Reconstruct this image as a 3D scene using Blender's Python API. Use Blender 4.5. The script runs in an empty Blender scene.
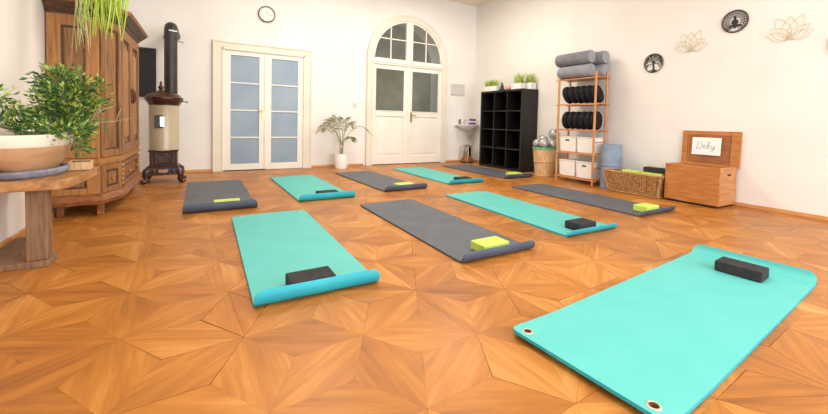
import bpy, bmesh, math, random
from mathutils import Vector, Matrix
random.seed(7)
PI = math.pi
scene = bpy.context.scene
COL = scene.collection

# ------------------------------------------------------------------ camera
FPX, CX, CY, CH, PITCH, ROLL, TH = 378.673, 428.104, 136.056, 0.8613, 0.03894, 0.02423, 0.53396
cam_d = bpy.data.cameras.new('camera'); cam = bpy.data.objects.new('camera', cam_d); COL.objects.link(cam)
fwd = Vector((math.sin(TH) * math.cos(PITCH), math.cos(TH) * math.cos(PITCH), -math.sin(PITCH)))
right0 = Vector((math.cos(TH), -math.sin(TH), 0)); up0 = right0.cross(fwd)
right = right0 * math.cos(ROLL) + up0 * math.sin(ROLL)
up = up0 * math.cos(ROLL) - right0 * math.sin(ROLL)
M = Matrix((right, up, -fwd)).transposed().to_4x4(); M.translation = (0, 0, CH)
cam.matrix_world = M
cam_d.sensor_fit = 'HORIZONTAL'; cam_d.sensor_width = 36; cam_d.lens = FPX / 828 * 36
cam_d.shift_x = (414 - CX) / 828; cam_d.shift_y = (CY - 207) / 828
cam_d.clip_start = 0.05
scene.camera = cam

# ------------------------------------------------------------------ world, lights, exposure
world = bpy.data.worlds.new('daylight'); scene.world = world; world.use_nodes = True
bg = world.node_tree.nodes['Background']; bg.inputs[0].default_value = (0.88, 0.94, 1.0, 1); bg.inputs[1].default_value = 0.9

def area(name, loc, rot, sx, sy, power, col):
    d = bpy.data.lights.new(name, 'AREA'); d.shape = 'RECTANGLE'; d.size = sx; d.size_y = sy
    d.energy = power; d.color = col
    o = bpy.data.objects.new(name, d); o.location = loc; o.rotation_euler = rot; COL.objects.link(o); return o
D0 = math.radians(10)
# daylight through the tall windows behind and to the left of the camera
area('window_daylight_front', (2.6, -2.3, 1.75), (PI / 2, 0, D0), 4.6, 2.3, 215, (0.93, 0.965, 1.0))
area('window_daylight_left', (-1.0, -0.2, 1.7), (PI / 2, 0, -PI / 2), 2.6, 2.0, 14, (0.92, 0.96, 1.0))
# added warm fill lights above the frame, to warm the upper walls
for lx, ly in ((1.3, 4.9), (3.4, 4.9), (1.4, 1.4)):
    area('warm_fill_light', (lx, ly, 3.3), (0, 0, 0), 0.9, 0.9, 52, (1.0, 0.935, 0.81))
vs = scene.view_settings
vs.view_transform = 'Standard'; vs.look = 'None'; vs.gamma = 1; vs.use_curve_mapping = False
vs.exposure = 0.02

# ------------------------------------------------------------------ helpers
def hexc(h, k=1.0):
    h = h.lstrip('#'); v = [int(h[i:i + 2], 16) / 255 for i in (0, 2, 4)]
    return tuple(k * (c / 12.92 if c <= .04045 else ((c + .055) / 1.055) ** 2.4) for c in v) + (1,)

def base_mat(name, rough=0.6, metal=0.0, spec=0.5):
    m = bpy.data.materials.new(name); m.use_nodes = True
    b = m.node_tree.nodes['Principled BSDF']
    b.inputs['Roughness'].default_value = rough; b.inputs['Metallic'].default_value = metal
    b.inputs['Specular IOR Level'].default_value = spec
    return m, m.node_tree, b

def noisy(name, c1, c2, scale=8, rough=0.6, stretch=(1, 1, 1), bump=0.0, metal=0.0, spec=0.5, detail=4, lo=.35, hi=.65, bscale=None):
    m, nt, b = base_mat(name, rough, metal, spec)
    tc = nt.nodes.new('ShaderNodeTexCoord'); mp = nt.nodes.new('ShaderNodeMapping'); mp.inputs['Scale'].default_value = stretch
    nz = nt.nodes.new('ShaderNodeTexNoise'); nz.inputs['Scale'].default_value = scale; nz.inputs['Detail'].default_value = detail
    rp = nt.nodes.new('ShaderNodeValToRGB'); rp.color_ramp.elements[0].position = lo; rp.color_ramp.elements[1].position = hi
    rp.color_ramp.elements[0].color = hexc(c1); rp.color_ramp.elements[1].color = hexc(c2)
    L = nt.links.new
    L(tc.outputs['Object'], mp.inputs[0]); L(mp.outputs[0], nz.inputs['Vector']); L(nz.outputs['Fac'], rp.inputs[0]); L(rp.outputs[0], b.inputs['Base Color'])
    if bump:
        bp = nt.nodes.new('ShaderNodeBump'); bp.inputs['Strength'].default_value = bump; bp.inputs['Distance'].default_value = 0.01
        if bscale:
            n2 = nt.nodes.new('ShaderNodeTexNoise'); n2.inputs['Scale'].default_value = bscale; L(tc.outputs['Object'], n2.inputs['Vector']); L(n2.outputs['Fac'], bp.inputs['Height'])
        else: L(nz.outputs['Fac'], bp.inputs['Height'])
        L(bp.outputs[0], b.inputs['Normal'])
    return m

def wicker_mat(name, c1, c2, sc=60):
    m, nt, b = base_mat(name, .7)
    tc = nt.nodes.new('ShaderNodeTexCoord')
    L = nt.links.new
    vo = nt.nodes.new('ShaderNodeTexVoronoi'); vo.inputs['Scale'].default_value = sc
    mp = nt.nodes.new('ShaderNodeMapping'); mp.inputs['Scale'].default_value = (1, .55, 1)
    L(tc.outputs['Object'], mp.inputs[0]); L(mp.outputs[0], vo.inputs['Vector'])
    rp = nt.nodes.new('ShaderNodeValToRGB'); rp.color_ramp.elements[0].position = .15; rp.color_ramp.elements[1].position = .75
    rp.color_ramp.elements[0].color = hexc(c2); rp.color_ramp.elements[1].color = hexc(c1)
    L(vo.outputs['Distance'], rp.inputs[0]); L(rp.outputs[0], b.inputs['Base Color'])
    return m

MT = {}
MT['wall'] = noisy('warm_white_plaster', 'eae6e2', 'f0ece8', 1.6, .9, bump=.05, bscale=40)
MT['wall_left'] = MT['wall']
MT['ceiling'] = noisy('ceiling_plaster', 'e9dfcb', 'efe6d4', 1.6, .9)
MT['base'] = noisy('baseboard_wood', 'c98a4e', 'd9a066', 6, .45, (1, 1, 6))
MT['paint'] = noisy('cream_door_paint', 'ebe5da', 'f1ece2', 3, .45)
MT['paint_case'] = noisy('beige_casing_paint', 'e2d9c8', 'e9e1d2', 3, .45)
MT['frost'] = noisy('frosted_blue_glass', '8296aa', '92a3b2', 2.0, .35, spec=.5)
MT['brass'] = noisy('brushed_brass', 'b99a62', 'd0b37c', 20, .3, metal=.9)
MT['chrome'] = noisy('polished_chrome', 'c8c8c8', 'dcdcdc', 10, .12, metal=1)
MT['dark'] = noisy('dark_gap', '2a1f18', '3a2a20', 10, .9)
MT['teal'] = noisy('teal_foam', '54b7b2', '5abbb6', 5, .55, spec=.45, bump=.1, bscale=220)
MT['teal_under'] = noisy('teal_foam_underside_shaded', '1fa3b5', '28adbe', 5, .6, bump=.1, bscale=220)  # underside hue, with part of the curl's shading put into the colour
MT['grey'] = noisy('charcoal_foam', '52565f', '5b5f68', 5, .55, spec=.45, bump=.1, bscale=220)
MT['grey_under'] = noisy('navy_foam_underside_shaded', '424d60', '4b566a', 5, .6, bump=.1, bscale=220)  # navy tint partly paints in the weaker light on the underside
MT['ring'] = noisy('pale_eyelet_ring', 'b9ae96', 'cfc4ab', 30, .3, metal=.3)
MT['ring_grey'] = noisy('grey_eyelet_ring', '77797f', '90929a', 30, .3, metal=.3)
MT['block_black'] = noisy('black_foam', '2c2a2b', '383536', 25, .85, spec=.3, bump=.2, bscale=150)
MT['block_green'] = noisy('lime_foam', 'bfd75a', 'c9df6c', 25, .8, spec=.3, bump=.2, bscale=150)
MT['ward'] = noisy('weathered_oak', '5f3f24', 'b07a48', 7, .55, (11, 11, .6), bump=.3, detail=8, lo=.3, hi=.7)
MT['ward_warm'] = noisy('warm_pine_stile', '91602f', 'c08448', 7, .5, (9, 9, .6), detail=8, lo=.3, hi=.7)
MT['ward_dark'] = noisy('dark_oak_and_recess_shade', '3f2a1c', '68462c', 9, .5, (2, 2, 6))
MT['ward_base'] = noisy('reddish_base_moulding', '7a4626', '9c6238', 9, .45, (2, 2, 6))
MT['iron'] = noisy('black_iron', '1f1b1a', '2c2826', 20, .5)
MT['bench'] = noisy('rustic_bench_wood', '96653a', 'bb8853', 8, .6, (3, .8, 3), bump=.3, detail=6)
MT['bench_leg'] = noisy('greyed_bench_wood', '715239', '927052', 9, .7, (7, 7, .6), bump=.3, detail=6)
MT['pot_tan'] = noisy('tan_glazed_clay', 'bd9069', 'cfa67f', 5, .5, (1, 1, 3))
MT['pot_white'] = noisy('cream_glaze', 'e9e2d0', 'f3ede0', 5, .4)
MT['soil'] = noisy('soil', '4a3a2a', '6a5540', 60, .95)
MT['slate'] = noisy('blue_grey_slate', '74788a', '9a9dab', 18, .7, bump=.4)
MT['bark'] = noisy('pale_bark', '8f7d68', 'b8a68e', 30, .8, (1, 1, .4), bump=.5)
MT['leaf1'] = noisy('leaf_mid_green', '567b33', '78983f', 9, .45)
MT['leaf2'] = noisy('leaf_dark_green', '30552a', '446d36', 9, .45)
MT['leaf3'] = noisy('leaf_yellow_green', '9ab04a', 'b5c55c', 9, .5)
MT['grass'] = noisy('pale_grass', 'a9bd58', 'c8d68a', 9, .5)
MT['lime'] = noisy('lime_strand', '9fbf2e', 'c3da5a', 9, .5)
MT['lime2'] = noisy('pale_strand', 'b9c57a', 'd6dca2', 9, .5)
MT['palm'] = noisy('sage_palm_leaf', '6f7b4e', '939c6c', 9, .5)
MT['palm2'] = noisy('pale_palm_leaf', '9da27a', 'b9bc96', 9, .5)
MT['white'] = noisy('white_ceramic', 'f2f0ee', 'fbfaf8', 5, .35)
MT['stove_body'] = noisy('beige_enamel', 'b9a88c', 'c6b69a', 3, .25, spec=.6)
MT['stove_brown'] = noisy('glossy_brown_enamel', '33190f', '4f2a1e', 14, .28, spec=.5)
MT['stove_iron'] = noisy('dark_brown_cast_iron', '2e1a15', '4c2f27', 30, .3, bump=.5, spec=.7)
MT['pipe'] = noisy('black_pipe', '2a2725', '36322f', 6, .45)
MT['slateboard'] = noisy('black_board', '232122', '2c2a2a', 4, .7)
MT['shelf_black'] = noisy('black_brown_laminate', '120e0d', '191413', 12, .45, (1, 1, .3))
MT['rack'] = noisy('orange_pine', 'c27a45', 'd79a62', 10, .5, (4, 4, .7))
MT['cush'] = noisy('black_cotton', '1d1d20', '2b2c30', 25, .95, spec=.15)
MT['bol'] = noisy('grey_felt', '77767b', '86858a', 12, .95, spec=.15, bump=.1)
MT['bol2'] = noisy('light_grey_felt', '8b8c95', '999aa2', 12, .95, spec=.15)
MT['bluemat'] = noisy('blue_grey_foam', '7f90a8', '93a3b9', 7, .8)
MT['boxwhite'] = noisy('white_plastic', 'eeedea', 'f7f6f3', 5, .4)
MT['trunk'] = noisy('honey_pine', 'ab6c34', 'c48144', 7, .5, (6, .8, 6), detail=6)
MT['trunk_side'] = noisy('honey_pine_side', 'b37844', 'c98f58', 7, .5, (.8, 6, 6), detail=6)
MT['trunk_in'] = noisy('brown_lid_panel', '8e542b', 'ab6b3c', 7, .55, (6, .8, 6))
MT['paper'] = noisy('white_paper', 'f3f1ee', 'faf8f5', 8, .8)
MT['ink'] = noisy('grey_ink', '7b7778', '8e8a8b', 8, .8)
MT['wick'] = wicker_mat('brown_wicker', '5f3a20', 'bd8a58', 48)
MT['wickrim'] = noisy('pale_wicker_rim', 'a47547', 'c4965f', 30, .7)
MT['wick_in'] = noisy('inner_wicker', '6b4529', '8a5f3c', 30, .8)
MT['straw'] = noisy('straw_wicker', 'bd8f5d', 'dfb988', 30, .75, (1, 1, 5), bump=.5)
MT['straw_band'] = noisy('straw_vertical', 'c99e6d', 'e6c597', 12, .75, (6, 6, .5))
MT['liner'] = noisy('green_fabric', '2f9a72', '3fb086', 20, .8)
MT['ball'] = noisy('silver_grey_vinyl', 'a6a8a6', 'bbbdba', 6, .28, metal=.35, spec=.6)
MT['purple'] = noisy('purple_liquid', '6d3391', '8448a8', 12, .3)
MT['salt'] = noisy('pink_salt', 'd89a7e', 'ecb9a0', 14, .6)
MT['figure'] = noisy('dark_stone', '262622', '3a3a33', 14, .6)
MT['gold'] = noisy('pale_gold_wire', 'd3c49c', 'ddd0ae', 14, .5, metal=.0)
MT['artblack'] = noisy('black_metal', '1d1b1a', '2a2725', 14, .5)
MT['panelgrey'] = noisy('light_grey_panel', 'd2cec8', 'dedad4', 8, .6)
MT['panelline'] = noisy('grey_panel_line', 'bfbbb5', 'c9c5bf', 8, .6)
MT['dial'] = noisy('clock_face', 'e4dfda', 'eeeae4', 8, .4)
MT['clockring'] = noisy('dark_bronze_ring', '4a4034', '5c5142', 8, .4, metal=.4)
MT['olive'] = noisy('dim_lobby_wall', 'a8a496', 'b8b4a6', 3, .9)

def glass_mat():
    m = bpy.data.materials.new('tinted_glass'); m.use_nodes = True; nt = m.node_tree
    for n in list(nt.nodes): nt.nodes.remove(n)
    o = nt.nodes.new('ShaderNodeOutputMaterial'); mx = nt.nodes.new('ShaderNodeMixShader')
    t = nt.nodes.new('ShaderNodeBsdfTransparent'); t.inputs[0].default_value = (.78, .78, .74, 1)
    g = nt.nodes.new('ShaderNodeBsdfGlossy'); g.inputs['Roughness'].default_value = .12; g.inputs[0].default_value = (.9, .9, .88, 1)
    f = nt.nodes.new('ShaderNodeFresnel'); f.inputs[0].default_value = 1.45
    nt.links.new(f.outputs[0], mx.inputs[0]); nt.links.new(t.outputs[0], mx.inputs[1]); nt.links.new(g.outputs[0], mx.inputs[2]); nt.links.new(mx.outputs[0], o.inputs[0])
    return m
MT['glass'] = glass_mat()

def parquet_mat():
    m, nt, b = base_mat('star_parquet', .36, 0, .30)
    L = nt.links.new; N = nt.nodes.new
    uv = N('ShaderNodeUVMap'); uv.uv_map = 'grain'
    mp = N('ShaderNodeMapping'); mp.inputs['Scale'].default_value = (1.6, 22, 1)
    nz = N('ShaderNodeTexNoise'); nz.inputs['Scale'].default_value = 1.6; nz.inputs['Detail'].default_value = 6; nz.inputs['Roughness'].default_value = .6
    L(uv.outputs[0], mp.inputs[0]); L(mp.outputs[0], nz.inputs['Vector'])
    mp2 = N('ShaderNodeMapping'); mp2.inputs['Scale'].default_value = (1.2, 5, 1)
    n2 = N('ShaderNodeTexNoise'); n2.inputs['Scale'].default_value = 2.0; n2.inputs['Detail'].default_value = 3
    L(uv.outputs[0], mp2.inputs[0]); L(mp2.outputs[0], n2.inputs['Vector'])
    at = N('ShaderNodeAttribute'); at.attribute_name = 'tone'
    tc = N('ShaderNodeTexCoord')
    n3 = N('ShaderNodeTexNoise'); n3.inputs['Scale'].default_value = 1.1; n3.inputs['Detail'].default_value = 3; L(tc.outputs['Object'], n3.inputs['Vector'])
    def math_(op, a, bb):
        n = N('ShaderNodeMath'); n.operation = op
        for i, v in enumerate((a, bb)):
            if isinstance(v, (int, float)): n.inputs[i].default_value = v
            else: L(v, n.inputs[i])
        return n.outputs[0]
    s = math_('MULTIPLY', math_('SUBTRACT', nz.outputs['Fac'], .5), .75)
    s = math_('ADD', s, math_('MULTIPLY', math_('SUBTRACT', n2.outputs['Fac'], .5), .7))
    s = math_('ADD', s, math_('MULTIPLY', math_('SUBTRACT', n3.outputs['Fac'], .5), .6))
    s = math_('ADD', s, at.outputs['Fac'])
    rp = N('ShaderNodeValToRGB'); e = rp.color_ramp.elements
    e[0].position = .0; e[0].color = hexc('7c461e'); e[1].position = 1.0; e[1].color = hexc('d69c56')
    k = rp.color_ramp.elements.new(.5); k.color = hexc('b07130')
    L(s, rp.inputs[0]); L(rp.outputs[0], b.inputs['Base Color'])
    r = math_('ADD', math_('MULTIPLY', n3.outputs['Fac'], .25), .25); L(r, b.inputs['Roughness'])
    bp = N('ShaderNodeBump'); bp.inputs['Strength'].default_value = .08; bp.inputs['Distance'].default_value = .004
    L(nz.outputs['Fac'], bp.inputs['Height']); L(bp.outputs[0], b.inputs['Normal'])
    return m
MT['parquet'] = parquet_mat()

def box(bm, x0, x1, y0, y1, z0, z1):
    vs_ = [bm.verts.new((x, y, z)) for z in (z0, z1) for y in (y0, y1) for x in (x0, x1)]
    for f in ((0, 2, 3, 1), (4, 5, 7, 6), (0, 1, 5, 4), (2, 6, 7, 3), (0, 4, 6, 2), (1, 3, 7, 5)):
        bm.faces.new([vs_[i] for i in f])

def obox(bm, c, ax, ay, az, hx, hy, hz):
    c = Vector(c); ax, ay, az = Vector(ax).normalized(), Vector(ay).normalized(), Vector(az).normalized()
    vs_ = [bm.verts.new(c + ax * hx * i + ay * hy * j + az * hz * k) for k in (-1, 1) for j in (-1, 1) for i in (-1, 1)]
    for f in ((0, 2, 3, 1), (4, 5, 7, 6), (0, 1, 5, 4), (2, 6, 7, 3), (0, 4, 6, 2), (1, 3, 7, 5)):
        bm.faces.new([vs_[i] for i in f])

def prism(bm, pts, z0, z1, pts2=None):
    a = [bm.verts.new((p[0], p[1], z0)) for p in pts]; b = [bm.verts.new((p[0], p[1], z1)) for p in (pts2 or pts)]
    n = len(a); bm.faces.new(a[::-1]); bm.faces.new(b)
    for i in range(n): bm.faces.new((a[i], a[(i + 1) % n], b[(i + 1) % n], b[i]))

def lathe(bm, prof, seg=32, c=(0, 0, 0), sx=1, sy=1, fn=None, Mx=None):
    rings = []
    for r, z in prof:
        if r < 1e-5:
            p = Vector((c[0], c[1], c[2] + z)); rings.append([bm.verts.new(Mx @ p if Mx else p)])
        else:
            ring = []
            for i in range(seg):
                a = 2 * PI * i / seg; rr = r * (fn(a, z) if fn else 1)
                p = Vector((c[0] + rr * sx * math.cos(a), c[1] + rr * sy * math.sin(a), c[2] + z))
                ring.append(bm.verts.new(Mx @ p if Mx else p))
            rings.append(ring)
    for A, B in zip(rings, rings[1:]):
        if len(A) == 1 and len(B) == 1: continue
        for i in range(seg):
            j = (i + 1) % seg
            if len(A) == 1: bm.faces.new((A[0], B[j], B[i]))
            elif len(B) == 1: bm.faces.new((A[i], A[j], B[0]))
            else: bm.faces.new((A[i], A[j], B[j], B[i]))

def tube(bm, pts, r, seg=8, closed=False, caps=True):
    pts = [Vector(p) for p in pts]; n = len(pts); rings = []
    rs = r if isinstance(r, (list, tuple)) else [r] * n
    prev = None
    for i, p in enumerate(pts):
        if closed: t = pts[(i + 1) % n] - pts[i - 1]
        else: t = pts[min(i + 1, n - 1)] - pts[max(i - 1, 0)]
        if t.length < 1e-9: t = Vector((0, 0, 1))
        t.normalize()
        if prev is None:
            a = Vector((0, 0, 1)) if abs(t.z) < .9 else Vector((1, 0, 0))
            u = t.cross(a).normalized()
        else:
            u = (prev - t * prev.dot(t)); u = u.normalized() if u.length > 1e-6 else t.orthogonal().normalized()
        prev = u; v = t.cross(u)
        rings.append([bm.verts.new(p + (u * math.cos(2 * PI * k / seg) + v * math.sin(2 * PI * k / seg)) * rs[i]) for k in range(seg)])
    m = n if closed else n - 1
    for i in range(m):
        A, B = rings[i], rings[(i + 1) % n]
        for k in range(seg): bm.faces.new((A[k], A[(k + 1) % seg], B[(k + 1) % seg], B[k]))
    if caps and not closed: bm.faces.new(rings[0][::-1]); bm.faces.new(rings[-1])

def sphere(bm, c, r, sx=1, sy=1, sz=1, seg=20, rings=12, fn=None):
    pr = [(max(0, math.sin(PI * i / rings)) * 1.0, -math.cos(PI * i / rings)) for i in range(rings + 1)]
    pr[0] = (0, -1); pr[-1] = (0, 1)
    lathe(bm, [(r * a * 1.0, r * b * sz) for a, b in pr], seg, c, sx, sy, fn)

def finish(name, bm, mat, parent=None, smooth=None, bevel=0, loc=(0, 0, 0), mats=None):
    bmesh.ops.recalc_face_normals(bm, faces=bm.faces)
    me = bpy.data.meshes.new(name); bm.to_mesh(me); bm.free()
    for m in (mats or [mat]): me.materials.append(m)
    if smooth is not None:
        for p in me.polygons: p.use_smooth = True
        me.set_sharp_from_angle(angle=math.radians(smooth))
    o = bpy.data.objects.new(name, me); COL.objects.link(o); o.location = loc
    if parent: o.parent = parent
    if bevel:
        md = o.modifiers.new('bevel', 'BEVEL'); md.width = bevel; md.segments = 2; md.limit_method = 'ANGLE'; md.angle_limit = math.radians(40)
    return o

def nb(): return bmesh.new()
def thing(name, label, cat, loc=(0, 0, 0), rz=0, group=None):
    o = bpy.data.objects.new(name, None); COL.objects.link(o); o.location = loc; o.rotation_euler = (0, 0, rz)
    o.empty_display_size = .1
    tag(o, label, cat, group); return o
def tag(o, label, cat, group=None, kind=None):
    o['label'] = label; o['category'] = cat
    if group: o['group'] = group
    if kind: o['kind'] = kind
    return o
def struct(o, label=None, cat=None):
    o['kind'] = 'structure'
    if label: o['label'] = label; o['category'] = cat
    return o
def copy_tree(o, parent=None):
    c = o.copy(); COL.objects.link(c); c.parent = parent
    for ch in list(o.children): copy_tree(ch, c)
    return c
def bx(name, mat, parent, *d, bevel=0):
    bm = nb(); box(bm, *d); return finish(name, bm, mat, parent, bevel=bevel)

# ------------------------------------------------------------------ room shell
X0, X1, Y0, Y1, ZC = -1.08, 5.156, -2.5, 6.744, 3.40

def build_floor():
    bm = nb(); a = 0.4605; rot = math.radians(-26.3); ox, oy = 0.1645, 1.1447
    e1 = Vector((math.cos(rot), math.sin(rot))) * a; e2 = Vector((math.cos(rot + PI / 3), math.sin(rot + PI / 3))) * a
    uvl = bm.loops.layers.uv.new('grain'); tl = bm.faces.layers.float.new('tone')
    rnd = random.Random(3)
    def piece(p, q, c):
        cen = (p + q + c) / 3
        if not (X0 - .5 < cen.x < X1 + .5 and Y0 - .5 < cen.y < Y1 + .5): return
        g = rnd.choice((.0001, .0001, .0002, .0002, .0010))
        vsx = []
        for w in (p, q, c):
            d = cen - w; vsx.append(w + d.normalized() * g * (2.2 if w is c else 2.6))
        vv = [bm.verts.new((w.x, w.y, 0)) for w in vsx]
        f = bm.faces.new(vv); ax = (q - p).normalized(); ay = Vector((-ax.y, ax.x))
        if (ax.x, ax.y) < (-1e-6, 0) or (abs(ax.x) < 1e-6 and ax.y < 0): ax = -ax; ay = -ay
        mid = (p + q) / 2; er = random.Random(round(mid.x * 1000) * 7919 + round(mid.y * 1000))
        joined = er.random() < .6
        off = Vector((er.uniform(0, 50), er.uniform(0, 50))) if joined else Vector((rnd.uniform(0, 50), rnd.uniform(0, 50)))
        et = er.uniform(-.14, .14)
        for lp, w in zip(f.loops, vsx): lp[uvl].uv = ((w - mid).dot(ax) + off.x, (w - mid).dot(ay) + off.y)
        an = math.atan2(ax.y, ax.x) % PI
        f[tl] = .48 + (et + rnd.uniform(-.03, .03) if joined else rnd.uniform(-.14, .14)) + .05 * math.cos(2 * (an - 1.1))  # grain-angle term paints the directional sheen into the tone
    for i in range(-30, 40):
        for j in range(-30, 40):
            o = Vector((ox, oy)) + e1 * i + e2 * j
            for tri in ((o, o + e1, o + e2), (o + e1, o + e1 + e2, o + e2)):
                c = (tri[0] + tri[1] + tri[2]) / 3
                if not (X0 - 1 < c.x < X1 + 1 and Y0 - 1 < c.y < Y1 + 1): continue
                for k in range(3): piece(tri[k], tri[(k + 1) % 3], c)
    for co, no in (((X0, 0, 0), (-1, 0, 0)), ((X1, 0, 0), (1, 0, 0)), ((0, Y0, 0), (0, -1, 0)), ((0, Y1, 0), (0, 1, 0))):
        bmesh.ops.bisect_plane(bm, geom=bm.verts[:] + bm.edges[:] + bm.faces[:], plane_co=co, plane_no=no, clear_outer=True)
    for f in bm.faces:
        if f.normal.z < 0: f.normal_flip()
    v = [bm.verts.new((x, y, -.003)) for x, y in ((X0, Y0), (X1, Y0), (X1, Y1), (X0, Y1))]
    f = bm.faces.new(v); f.material_index = 1
    me = bpy.data.meshes.new('floor'); bm.to_mesh(me); bm.free()
    me.materials.append(MT['parquet']); me.materials.append(MT['dark'])
    o = bpy.data.objects.new('floor', me); COL.objects.link(o); struct(o)
build_floor()

bm = nb(); box(bm, X0 - .2, X0, Y0, Y1 + .5, -.003, ZC); struct(finish('wall_left', bm, MT['wall_left']))
bm = nb(); box(bm, X1, X1 + .2, Y0, Y1 + .5, -.003, ZC); struct(finish('wall_right', bm, MT['wall']))
bm = nb(); box(bm, X0 - .2, X1 + .2, Y0, Y1 + .5, ZC, ZC + .1); struct(finish('ceiling', bm, MT['ceiling']))

# back wall with the arched opening of door_2
DX, DR, DZ = 3.50, 0.79, 2.05      # centre, opening half width, spring line
def arch(r, n=24, z=DZ, sq=1.0): return [(DX + r * math.cos(PI * i / n), z + r * sq * math.sin(PI * i / n)) for i in range(n + 1)]
def build_back():
    bm = nb()
    loop = [(X0, 0), (DX - DR, 0)] + arch(DR)[::-1] + [(DX + DR, 0), (X1, 0), (X1, ZC), (X0, ZC)]
    f1 = [bm.verts.new((x, Y1, z)) for x, z in loop]; f2 = [bm.verts.new((x, Y1 + .45, z)) for x, z in loop]
    ed = []
    for fs in (f1, f2):
        es = [bm.edges.new((fs[i], fs[(i + 1) % len(fs)])) for i in range(len(fs))]
        bmesh.ops.triangle_fill(bm, edges=es, use_beauty=True)
    for i in range(len(loop)):
        j = (i + 1) % len(loop); bm.faces.new((f1[i], f1[j], f2[j], f2[i]))
    return finish('wall_back', bm, MT['wall'])
struct(build_back())
# plaster of the dim lobby seen through the glass
bm = nb(); box(bm, X0 - .2, X1 + .2, Y1 + 1.2, Y1 + 1.3, -.003, ZC); struct(finish('wall_lobby', bm, MT['olive']))

# baseboards
bm = nb(); box(bm, X0, X0 + .018, Y0, Y1 - .018, 0, .055); struct(finish('baseboard_left', bm, MT['base'], bevel=.003))
bm = nb(); box(bm, X1 - .018, X1, Y0, Y1 - .018, 0, .04); struct(finish('baseboard_right', bm, MT['base'], bevel=.003))
bm = nb()
for a, b in ((X0, .105), (1.607, DX - .93), (DX + .93, X1)): box(bm, a, b, Y1 - .018, Y1, 0, .04)
struct(finish('baseboard_back', bm, MT['base'], bevel=.003))

# ------------------------------------------------------------------ door_1: double door with frosted panes
def door1():
    r = thing('door_1', 'cream double door with blue-grey frosted panes and glazing bars, left on the back wall', 'door', (0.856, Y1, 0)); struct(r)
    cx = .856
    W = .749
    bm = nb(); y = -.045
    box(bm, -W, -W + .145, y, 0, 0, 2.035); box(bm, W - .145, W, y, 0, 0, 2.035); box(bm, -W + .145, W - .145, y, 0, 1.90, 2.035)
    # moulded inner and outer beads
    for s in (-1, 1):
        a, b = sorted((s * (W), s * (W - .03))); box(bm, a, b, y - .012, y, 0, 2.035)
        a, b = sorted((s * (W - .12), s * (W - .145))); box(bm, a, b, y - .008, y, 0, 1.925)
    box(bm, -W + .03, W - .03, y - .012, y, 2.005, 2.035); box(bm, -W + .12, W - .12, y - .008, y, 1.90, 1.925)
    finish('door_casing', bm, MT['paint_case'], r, bevel=.003)
    for name, xa, xb, ga, gb in (('door_leaf', .252, .856, .352, .765), ('door_leaf', .858, 1.460, .950, 1.370)):
        xa -= cx; xb -= cx; ga -= cx; gb -= cx
        bm = nb(); y0, y1 = -.03, 0
        z0 = .012 if xa < -.1 else .004
        box(bm, xa, ga, y0, y1, z0, 1.90); box(bm, gb, xb, y0, y1, z0, 1.90); box(bm, ga, gb, y0, y1, z0, .108); box(bm, ga, gb, y0, y1, 1.828, 1.90)
        leaf = finish(name, bm, MT['paint'], r, bevel=.003)
        zs = [.531, .964, 1.396]
        bm = nb()
        for z in zs: box(bm, ga, gb, y0 + .002, y1, z - .010, z + .010)
        finish('glazing_bar', bm, MT['paint'], leaf, bevel=.002)
        ed = [.108] + zs + [1.828]
        for i in range(4):
            finish('pane', (lambda b: (box(b, ga, gb, -.014, -.008, ed[i] + (.010 if i else 0), ed[i + 1] - (.010 if i < 3 else 0)), b)[1])(nb()), MT['frost'], leaf)
    bx('astragal', MT['paint'], r, -.012, .022, -.042, -.03, .02, 1.88, bevel=.003)
    bm = nb(); obox(bm, (-.026, -.034, .90), (1, 0, 0), (0, 1, 0), (0, 0, 1), .016, .004, .09)
    tube(bm, [(-.026, -.035, .965), (-.026, -.075, .965), (-.05, -.08, .965), (-.12, -.078, .962)], .008)
    tube(bm, [(-.026, -.035, .85), (-.026, -.045, .85)], .008)
    finish('door_handle', bm, MT['brass'], r, smooth=40)
    bx('threshold_strip', MT['dark'], r, -.60, .0, -.04, -.001, 0, .010)  # dark strip standing in for the shaded gap under the left leaf
door1()

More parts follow.
